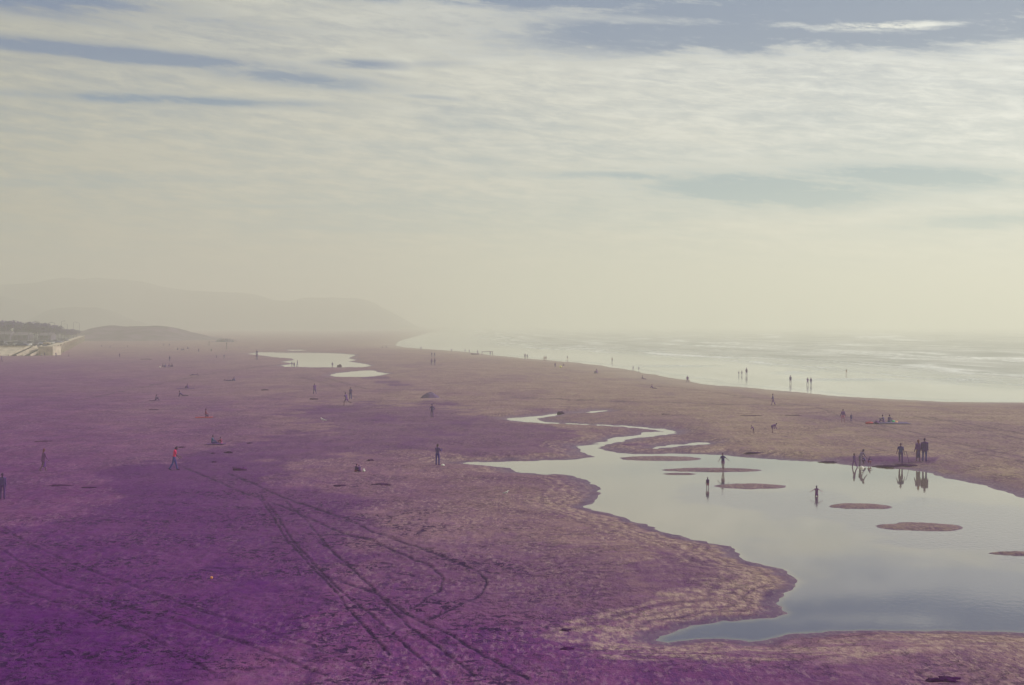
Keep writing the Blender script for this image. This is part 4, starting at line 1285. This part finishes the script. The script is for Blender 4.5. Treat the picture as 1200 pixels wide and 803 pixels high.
M_weed = mat('wet_kelp', (.045, .0, .065), .9, .4, 9, bump=.6, spec=.02)
M_mound = mat('mound_sand', (.10, .045, .15), .95, .25, 3, bump=.8)
M_log = mat('driftwood', (.11, .0, .15), .9, .35, 6, bump=.6)
M_white = mat('white_plastic', (.75, .70, .66), .5, .08, 12)
M_towr = mat('towel_red', (.45, .03, .08), .9, .2, 6)
M_towd = mat('towel_dark', (.10, .005, .17), .9, .2, 6)
M_blk = mat('blanket_slate', (.10, .05, .17), .9, .25, 5)
M_green = mat('ball_green', (.10, .55, .25), .5, .1, 5)
M_org = mat('orange_plastic', (.85, .38, .12), .5, .1, 5)
M_yel = mat('bag_yellow', (.72, .66, .15), .6, .1, 5)

# dug sand mound in the middle of the beach
bm = bmesh.new()
bmesh.ops.create_grid(bm, x_segments=40, y_segments=40, size=1)
for q in bm.verts:
    r_ = math.hypot(q.co.x, q.co.y)
    hgt = max(0.0, 1 - r_ ** 1.5)
    n = float(fbm(np.array([q.co.x * 3.0 + 5]), np.array([q.co.y * 3.0]), 4, 301)[0])
    q.co = Vector((q.co.x * 1.45, q.co.y * 1.5, (.92 * hgt) * (.72 + .5 * n) - .04))
tag(link('sand_mound', bm_mesh('sand_mound', bm, True), M_mound, None, spot(504, 466)), 'dark dome of heaped sand on the open beach above the centre', 'sand mound')

def seed_ok(lb):
    return 'tyre tracks' not in lb and 'crusted sand flat' not in lb


for i, (u, v, sx, sy, sz, lb) in enumerate([
    (268, 530.8, .30, .3, .10, 'small dark kelp clump left of the driftwood log and above it'), (213, 524.6, .24, .25, .08, 'dark kelp clump just above the red shirted walker'),
    (293, 519.8, .20, .25, .08, 'dark kelp clump right of the two sitters on the sand'), (433.5, 540, .22, .25, .10, 'small dark kelp clump above the huddled pair'),
    (250, 531.5, .14, .2, .06, 'tiny kelp clump below the two sitters'), (251, 541.8, .14, .2, .06, 'tiny kelp clump left of the driftwood log'),
    (400, 569.5, .42, .4, .05, 'flat kelp mat below the huddled pair'), (447, 568, .5, .4, .06, 'flat kelp mat right of the huddled pair'),
    (1108, 797, .42, .30, .07, 'dark kelp heap at the bottom right of the beach'), (1093, 798, .18, .2, .06, 'scrap of kelp left of the bottom right heap'),
    (660, 655.5, .3, .3, .05, 'kelp scrap left of the crusted sand flat'), (697, 656, .34, .3, .06, 'kelp scrap at the crusted sand flat'),
    (530, 736, .45, .4, .06, 'kelp tangle above the lower tyre tracks'), (440, 738, .5, .4, .06, 'kelp tangle between the lower tyre tracks'),
    (663, 739, .16, .16, .05, 'round kelp bit on the left end of the crust spit'), (664, 761, .18, .2, .05, 'kelp bit under the left end of the crust spit'),
    (367.5, 453.3, .0, .0, .0, ''), (310.5, 457.5, .45, .4, .14, 'small dark lump left of the walker before the far pools'), (368, 468.2, .5, .4, .14, 'dark lump under the walker before the far pools'),
    (398.2, 430.4, .55, .5, .5, 'dark boulder right of the lone person at the far pool'), (657.5, 484, .32, .3, .25, 'dark rock at the upper end of the stream'),
    (52, 517.3, .55, .4, .04, 'long kelp strand above the walking woman in violet'), (70, 569, .6, .4, .04, 'kelp strand below the walking woman in violet'),
    (103, 571.5, .4, .3, .04, 'kelp strand at the damp edge of the left sand'),
    (180, 480.2, .55, .4, .05, 'flat kelp strip below the hunched sitter'), (172, 421.2, 1.3, .8, .15, 'low kelp heap on the far sand left of the sitting circle'),
    (930, 487, .7, .5, .05, 'kelp strand on the slope right of the slate walker'), (880, 487.3, 1.0, .5, .05, 'kelp strand on the slope above the stooping child'),
    (885, 529.8, .8, .5, .06, 'kelp strand on the sand bank right of the girl with one arm out'), (780, 485.6, .4, .4, .06, 'kelp bit above the winding stream'),
    (1040, 544.8, .8, .6, .10, 'mud clod bank at the waterline near the man with the stick'), (1063, 543, .7, .6, .09, 'mud clod right of the man with the stick'),
    (972, 541.8, .6, .5, .08, 'mud clod at the waterline left of the slim child')]):
    if sx and seed_ok(lb): lump('kelp', u, v, sx, sy, sz, M_weed, lb, 'rock' if ('rock' in lb or 'boulder' in lb) else ('mud clod' if 'mud' in lb else 'kelp'), 400 + i, group='kelp and debris on the sand')
for o in list(C.objects):
    if o.name.startswith('kelp') and o.get('category') in ('rock', 'mud clod'):
        o.name = 'rock' if o['category'] == 'rock' else 'mud_clod'
        del o['group']

# driftwood
x, y, z = spot(281, 551.5)
bm = bmesh.new(); cyl(bm, (-.50, 0, .10), (.50, .05, .12), .13, .10, 9); cyl(bm, (.2, 0, .12), (.42, .25, .26), .06, .02, 6); cyl(bm, (-.4, 0, .12), (-.5, -.15, .24), .05, .02, 6)
for q in bm.verts: q.co += Vector((0, 0, .03 * math.sin(q.co.x * 9)))
tag(link('driftwood_log', bm_mesh('driftwood_log', bm, True), M_log, None, (x, y, z)), 'short dark driftwood log right of the red shirted walker', 'driftwood')
x, y, z = spot(556.5, 415.6)
bm = bmesh.new(); cyl(bm, (-1.6, 0, .2), (1.6, .2, .25), .28, .2, 8); cyl(bm, (1.0, 0, .3), (1.5, .2, .8), .08, .04, 6)
tag(link('driftwood_log', bm_mesh('driftwood_log', bm, True), M_log, None, (x, y, z)), 'dark log lying on the far waterline', 'driftwood')
# beached boat trestle seen faintly on the far waterline
x, y, z = spot(571, 416.4)
bm = bmesh.new(); box(bm, -2.2, 2.2, -.15, .15, 1.3, 1.5)
for q in (-2, 2): cyl(bm, (q, 0, 0), (q, 0, 1.35), .14, .12, 6)
tag(link('timber_frame', bm_mesh('timber_frame', bm), M_log, None, (x, y, z)), 'low dark timber frame standing on the far waterline', 'frame')


def cloth_piece(name, u, v, w_, l_, m, label, cat, rz=0, seed=0):
    x, y, z = spot(u, v)
    bm = bmesh.new(); bmesh.ops.create_grid(bm, x_segments=24, y_segments=16, size=.5)
    for q in bm.verts:
        n = float(fbm(np.array([q.co.x * 6 + seed]), np.array([q.co.y * 5.0]), 3, 500 + seed)[0])
        q.co = Vector((q.co.x * w_, q.co.y * l_, .03 + .11 * n))
    r_ = bmesh.ops.extrude_face_region(bm, geom=list(bm.faces))
    bmesh.ops.translate(bm, verts=[e for e in r_['geom'] if isinstance(e, bmesh.types.BMVert)], vec=(0, 0, -.02))
    o = link(name, bm_mesh(name, bm, True), m, None, (x, y, z)); o.rotation_euler.z = rz
    return tag(o, label, cat)


cloth_piece('towel', 239, 489.8, 1.9, 1.0, M_towr, 'red towel under the kneeling person', 'towel', .1, 1)
cloth_piece('towel', 217.5, 455.8, 2.9, 1.2, M_towd, 'dark towel under the sitter at the far left', 'towel', 0, 2)
cloth_piece('towel', 253, 521.3, 1.6, 1.0, M_towd, 'dark towel under the teal and maroon sitters', 'towel', 0, 3)
cloth_piece('towel', 181, 469.8, 1.4, .8, M_towd, 'dark towel under the hunched sitter with the pale back', 'towel', 0, 4)
cloth_piece('picnic_blanket', 1041, 496.5, 4.4, 2.2, M_blk, 'slate picnic blanket spread under two sitters on the right', 'blanket', 0, 5)


def bag(name, u, v, w_, h_, m, label, cat='bag'):
    x, y, z = spot(u, v)
    r_ = empty(name, (x, y, z), .3, label, cat)
    bm = bmesh.new(); box(bm, -w_ / 2, w_ / 2, -w_ * .3, w_ * .3, 0, h_, min(w_, h_) * .28)
    for q in bm.verts: q.co.x *= 1 - .25 * q.co.z / h_; q.co.y += .03 * math.sin(q.co.x * 14)
    link('sack', bm_mesh('sack', bm, True), m, r_)
    bm = bmesh.new()
    for k in range(8):
        a0, a1 = math.pi * k / 8, math.pi * (k + 1) / 8
        cyl(bm, (math.cos(a0) * w_ * .22, 0, h_ * .93 + math.sin(a0) * h_ * .4), (math.cos(a1) * w_ * .22, 0, h_ * .93 + math.sin(a1) * h_ * .4), .012, .012, 5)
    link('handle', bm_mesh('handle', bm), m, r_)
    return r_


bag('beach_bag', 1019, 497, .85, .22, M_towr, 'flat red bag lying left of the picnic blanket')
bag('beach_bag', 1027.5, 497.2, .62, .36, M_towd, 'dark bag between the red bag and the picnic sitters')
bag('beach_bag', 1050.5, 496, .4, .22, M_org, 'small orange bag right of the green ball')
bag('beach_bag', 656.9, 431, .8, .55, M_yel, 'small yellow bag on the far sand between two people')
bag('plastic_bag', 519, 546.2, .34, .12, M_white, 'white plastic bag beside the person with the camera')
bag('plastic_bag', 426.4, 553.2, .26, .20, M_white, 'white bag beside the huddled pair')
bag('plastic_bag', 1009.5, 549.0, .45, .14, M_white, 'white bag at the waterline under the stooping adult')
bag('plastic_bag', 187.2, 431, .5, .3, M_white, 'pale bag left of the sitting circle')
for u, v, r_, m, lb in ((1047.2, 496, .17, M_green, 'green beach ball beside the right picnic sitter'), (247.8, 678.5, .06, M_org, 'tiny pale orange ball on the dark damp sand at lower left')):
    x, y, z = spot(u, v)
    bm = bmesh.new(); bmesh.ops.create_uvsphere(bm, u_segments=16, v_segments=10, radius=r_)
    for q in bm.verts: q.co.z *= .96
    tag(link('beach_ball', bm_mesh('beach_ball', bm, True), m, None, (x, y, z + r_ * .9)), lb, 'ball')

# gulls: body, wings, tail, bill, legs
M_gull = mat('gull_white', (.80, .76, .70), .7, .08, 9)
M_gullg = mat('gull_grey', (.32, .30, .34), .7, .1, 9)


def gull(u, v, L_, rz, label):
    x, y, z = spot(u, v)
    r_ = empty('gull', (x, y, z), rz, label, 'bird'); r_.scale = (L_, L_, L_)
    bm = bmesh.new()
    for p, q, a, b_ in (((0, -.28, .30), (0, .10, .36), .09, .14), ((0, .10, .36), (0, .26, .52), .12, .07), ((0, .26, .52), (0, .31, .60), .075, .08),
                        ((0, -.28, .30), (0, -.52, .28), .08, .03), ((0, .34, .59), (0, .46, .57), .03, .012), ((-.05, -.02, .25), (-.05, 0, .02), .018, .015), ((.05, -.02, .25), (.05, 0, .02), .018, .015)):
        hull_capsule(bm, Vector(p), Vector(q), a, b_)
    link('body', fuse('body', bm, .02), M_gull, r_)
    for s in (-1, 1):
        bm = bmesh.new(); hull_capsule(bm, Vector((s * .11, .08, .38)), Vector((s * .05, -.5, .31)), .07, .02)
        link('wing', bm_mesh('wing', bm, True), M_gullg, r_)
    return r_


gull(378.7, 494.8, .75, 1.3, 'white gull standing on the damp sand below the runner')
gull(593, 580.2, .45, -1.2, 'small grey and white gull on the sand left of the pool bank')
# walking stick held by the man at the pool edge
x, y, z = spot(1055.6, 541.4)
bm = bmesh.new(); cyl(bm, (.62, -.15, 0), (.40, -.1, .92), .014, .016, 6); cyl(bm, (.40, -.1, .92), (.30, -.1, .94), .018, .018, 6)
tag(link('walking_stick', bm_mesh('walking_stick', bm), M_log, None, (x, y, z)), 'thin dark walking stick in the hand of the man at the pool', 'stick')


# ------------------------------------------------------------------ haze
HAZE = 0.00102
bm = bmesh.new(); box(bm, -45000, 62000, -400, 62000, -6, 114)
me = bm_mesh('haze', bm)
m = bpy.data.materials.new('haze_air'); m.use_nodes = True
T = NT(m.node_tree); T.n.remove(T.n['Principled BSDF'])
pv = T.new('ShaderNodeVolumePrincipled')
pv.inputs['Color'].default_value = (.93, .922, .80, 1)
pv.inputs['Density'].default_value = HAZE
pv.inputs['Anisotropy'].default_value = .33
T.l.new(pv.outputs[0], T.n['Material Output'].inputs['Volume'])
me.materials.append(m)
tag(link('haze', me), kind='stuff')

# ------------------------------------------------------------------ light
SUN_AZ, SUN_EL = R(64), R(27)      # azimuth to the right of the view direction
sd_ = Vector((math.sin(SUN_AZ) * math.cos(SUN_EL), math.cos(SUN_AZ) * math.cos(SUN_EL), math.sin(SUN_EL)))
sl = bpy.data.lights.new('sun', 'SUN'); sl.energy = 3.3; sl.angle = R(.6); sl.color = (1, .95, .87)
so = bpy.data.objects.new('sun', sl); C.objects.link(so)
so.rotation_euler = sd_.to_track_quat('Z', 'Y').to_euler()
so.location = sd_ * 300

W = bpy.data.worlds.new('World'); SC.world = W; W.use_nodes = True
T = NT(W.node_tree)
bg = T.n['Background']
sky = T.new('ShaderNodeTexSky'); sky.sky_type = 'NISHITA'; sky.sun_disc = False
sky.sun_elevation = SUN_EL; sky.sun_rotation = SUN_AZ
sky.air_density = 1.2; sky.dust_density = 2.5; sky.ozone_density = 1.5
D = T.new('ShaderNodeTexCoord').outputs['Generated']
sx = T.new('ShaderNodeSeparateXYZ'); T.l.new(D, sx.inputs[0])
X_, Y_, Z_ = sx.outputs
az = T.math('ARCTAN2', X_, Y_)
el = T.math('ARCSINE', T.math('MINIMUM', T.math('MAXIMUM', Z_, -.999), .999))
zz = T.math('ADD', T.math('MAXIMUM', Z_, 0.0), .05)
cp = T.new('ShaderNodeCombineXYZ')
T.l.new(T.math('DIVIDE', X_, zz), cp.inputs[0]); T.l.new(T.math('DIVIDE', Y_, zz), cp.inputs[1])
PL = cp.outputs[0]
# wind-drawn cirrus: stretched along a slightly tilted direction
ca = T.new('ShaderNodeCombineXYZ')
el2 = T.math('ADD', el, T.math('MULTIPLY', az, .10))
T.l.new(T.math('MULTIPLY', az, 7.0), ca.inputs[0]); T.l.new(T.math('MULTIPLY', el2, 40.0), ca.inputs[1])
AE = ca.outputs[0]
wisp = T.noise(AE, 1.0, 10, .62, .35)
fine = T.noise(T.vmath('MULTIPLY', AE, (1.5, 1.5, 1)), 2.9, 14, .70, .25)
big = T.noise(T.vmath('MULTIPLY', PL, (.45, 1.0, 1)), .7, 7, .55, .5)


def pk(u, v): return math.atan((u - 600) / F), (379.5 - v) / F


hole = None
wob = T.math('MULTIPLY', T.math('SUBTRACT', wisp, .5), 1.6)
for u, v, ru, rv, k, tl in [(130, 78, 280, 12, .95, .05), (350, 98, 150, 14, .8, .08), (200, 127, 240, 8, .85, .0), (60, 24, 200, 26, .8, .05), (250, 40, 160, 9, .6, .06), (440, 4, 260, 12, .9, .04),
                            (420, 80, 70, 8, .8, .0), (520, 78, 60, 7, .5, .0), (510, 118, 60, 5, .6, .08), (1010, 34, 470, 46, 1.25, .0), (720, 6, 300, 22, 1.0, 0), (1190, 20, 160, 60, 1.1, 0), (1150, 62, 160, 18, .8, -.03),
                            (720, 208, 160, 8, .8, .02), (890, 226, 200, 26, 1.0, .05), (1080, 214, 210, 18, .85, .06), (730, 209, 160, 9, .75, .02), (1160, 268, 150, 13, 1.0, -.02),
                            (430, 270, 170, 3.5, .45, .03), (300, 244, 120, 4, .4, .0)]:
    a0, e0 = pk(u, v)
    da = T.math('DIVIDE', T.math('SUBTRACT', az, a0), ru / F)
    de = T.math('DIVIDE', T.math('ADD', T.math('SUBTRACT', el, e0), T.math('MULTIPLY', T.math('SUBTRACT', az, a0), tl)), rv / F)
    de = T.math('ADD', de, wob)
    g = T.math('MULTIPLY', T.math('EXPONENT', T.math('MULTIPLY', T.math('ADD', T.math('MULTIPLY', da, da), T.math('MULTIPLY', de, de)), -1.0)), k)
    hole = g if hole is None else T.math('MAXIMUM', hole, g)
streak = None
for u, v, ru, rv, k, tl in [(1040, 47, 80, 4.5, 1.4, .02), (930, 41, 30, 3, .6, 0), (1060, 8, 120, 7, .55, .0), (760, 32, 120, 6, .5, 0.05), (1085, 52, 30, 3, .6, 0.0)]:
    a0, e0 = pk(u, v)
    da = T.math('DIVIDE', T.math('SUBTRACT', az, a0), ru / F)
    de = T.math('DIVIDE', T.math('ADD', T.math('SUBTRACT', el, e0), T.math('MULTIPLY', T.math('SUBTRACT', az, a0), tl)), rv / F)
    de = T.math('ADD', de, T.math('MULTIPLY', wob, .7))
    g = T.math('MULTIPLY', T.math('EXPONENT', T.math('MULTIPLY', T.math('ADD', T.math('MULTIPLY', da, da), T.math('MULTIPLY', de, de)), -1.0)), k)
    streak = g if streak is None else T.math('MAXIMUM', streak, g)
# wispy cover elsewhere
cov = T.math('ADD', .84, T.math('MULTIPLY', T.math('SUBTRACT', fine, .5), 1.3))
cov = T.math('ADD', cov, T.math('MULTIPLY', T.math('SUBTRACT', wisp, .5), .9))
cov = T.math('ADD', cov, T.math('MULTIPLY', T.math('SUBTRACT', big, .5), 1.1))
hsh = T.step(T.math('ADD', hole, T.math('ADD', T.math('MULTIPLY', T.math('SUBTRACT', fine, .5), 2.6), T.math('MULTIPLY', T.math('SUBTRACT', wisp, .5), 2.2))), .10, 1.05)
cov = T.math('SUBTRACT', cov, T.math('MULTIPLY', hsh, T.math('MULTIPLY', hole, 1.25, clamp=True)))
cov = T.math('ADD', cov, T.math('MULTIPLY', streak, T.step(fine, .3, .6)))
low = T.step(el, .0, .10)             # lower sky is an even veil
cov = T.math('ADD', T.math('MULTIPLY', cov, low), T.math('MULTIPLY', T.math('SUBTRACT', 1.0, low), T.math('SUBTRACT', .9, T.math('MULTIPLY', hole, .6))))
cov = T.math('MINIMUM', T.math('MAXIMUM', cov, 0.04), 1.0)
# brighter towards the sun
ds = T.new('ShaderNodeVectorMath', operation='DOT_PRODUCT'); T.l.new(D, ds.inputs[0]); ds.inputs[1].default_value = sd_
glow = T.step(ds.outputs['Value'], .0, .95)
ccol = T.mix(glow, (4.35, 4.3, 3.45, 1), (8.5, 8.8, 8.7, 1))
ccol = T.mix(T.math('MULTIPLY', T.step(fine, .4, .68), .30), ccol, T.mix(1.0, ccol, (1.35, 1.37, 1.42, 1), 'MULTIPLY'))
ccol = T.mix(T.step(el, .0, .12), T.mix(1.0, ccol, (1.0, .97, .86, 1), 'MULTIPLY'), ccol)
skc = T.mix(1.0, sky.outputs[0], (.62, .60, .60, 1), 'MULTIPLY')
skc = T.mix(.94, skc, T.mix(T.step(el, .06, .2), (.7, 3.1, 4.7, 1), (.6, 1.6, 3.7, 1)))
fin = T.mix(cov, skc, ccol)
T.l.new(fin, bg.inputs['Color'])
bg.inputs['Strength'].default_value = .10
W.cycles.sampling_method = 'MANUAL'; W.cycles.sample_map_resolution = 1024

# ------------------------------------------------------------------ render settings
SC.render.engine = 'CYCLES'
SC.view_settings.view_transform = 'Standard'
SC.view_settings.look = 'None'
SC.view_settings.exposure = 0.0
SC.view_settings.gamma = 1.0
cy = SC.cycles
cy.max_bounces = 6; cy.diffuse_bounces = 2; cy.glossy_bounces = 3; cy.transmission_bounces = 2; cy.volume_bounces = 1
cy.caustics_reflective = False; cy.caustics_refractive = False
cy.use_denoising = True
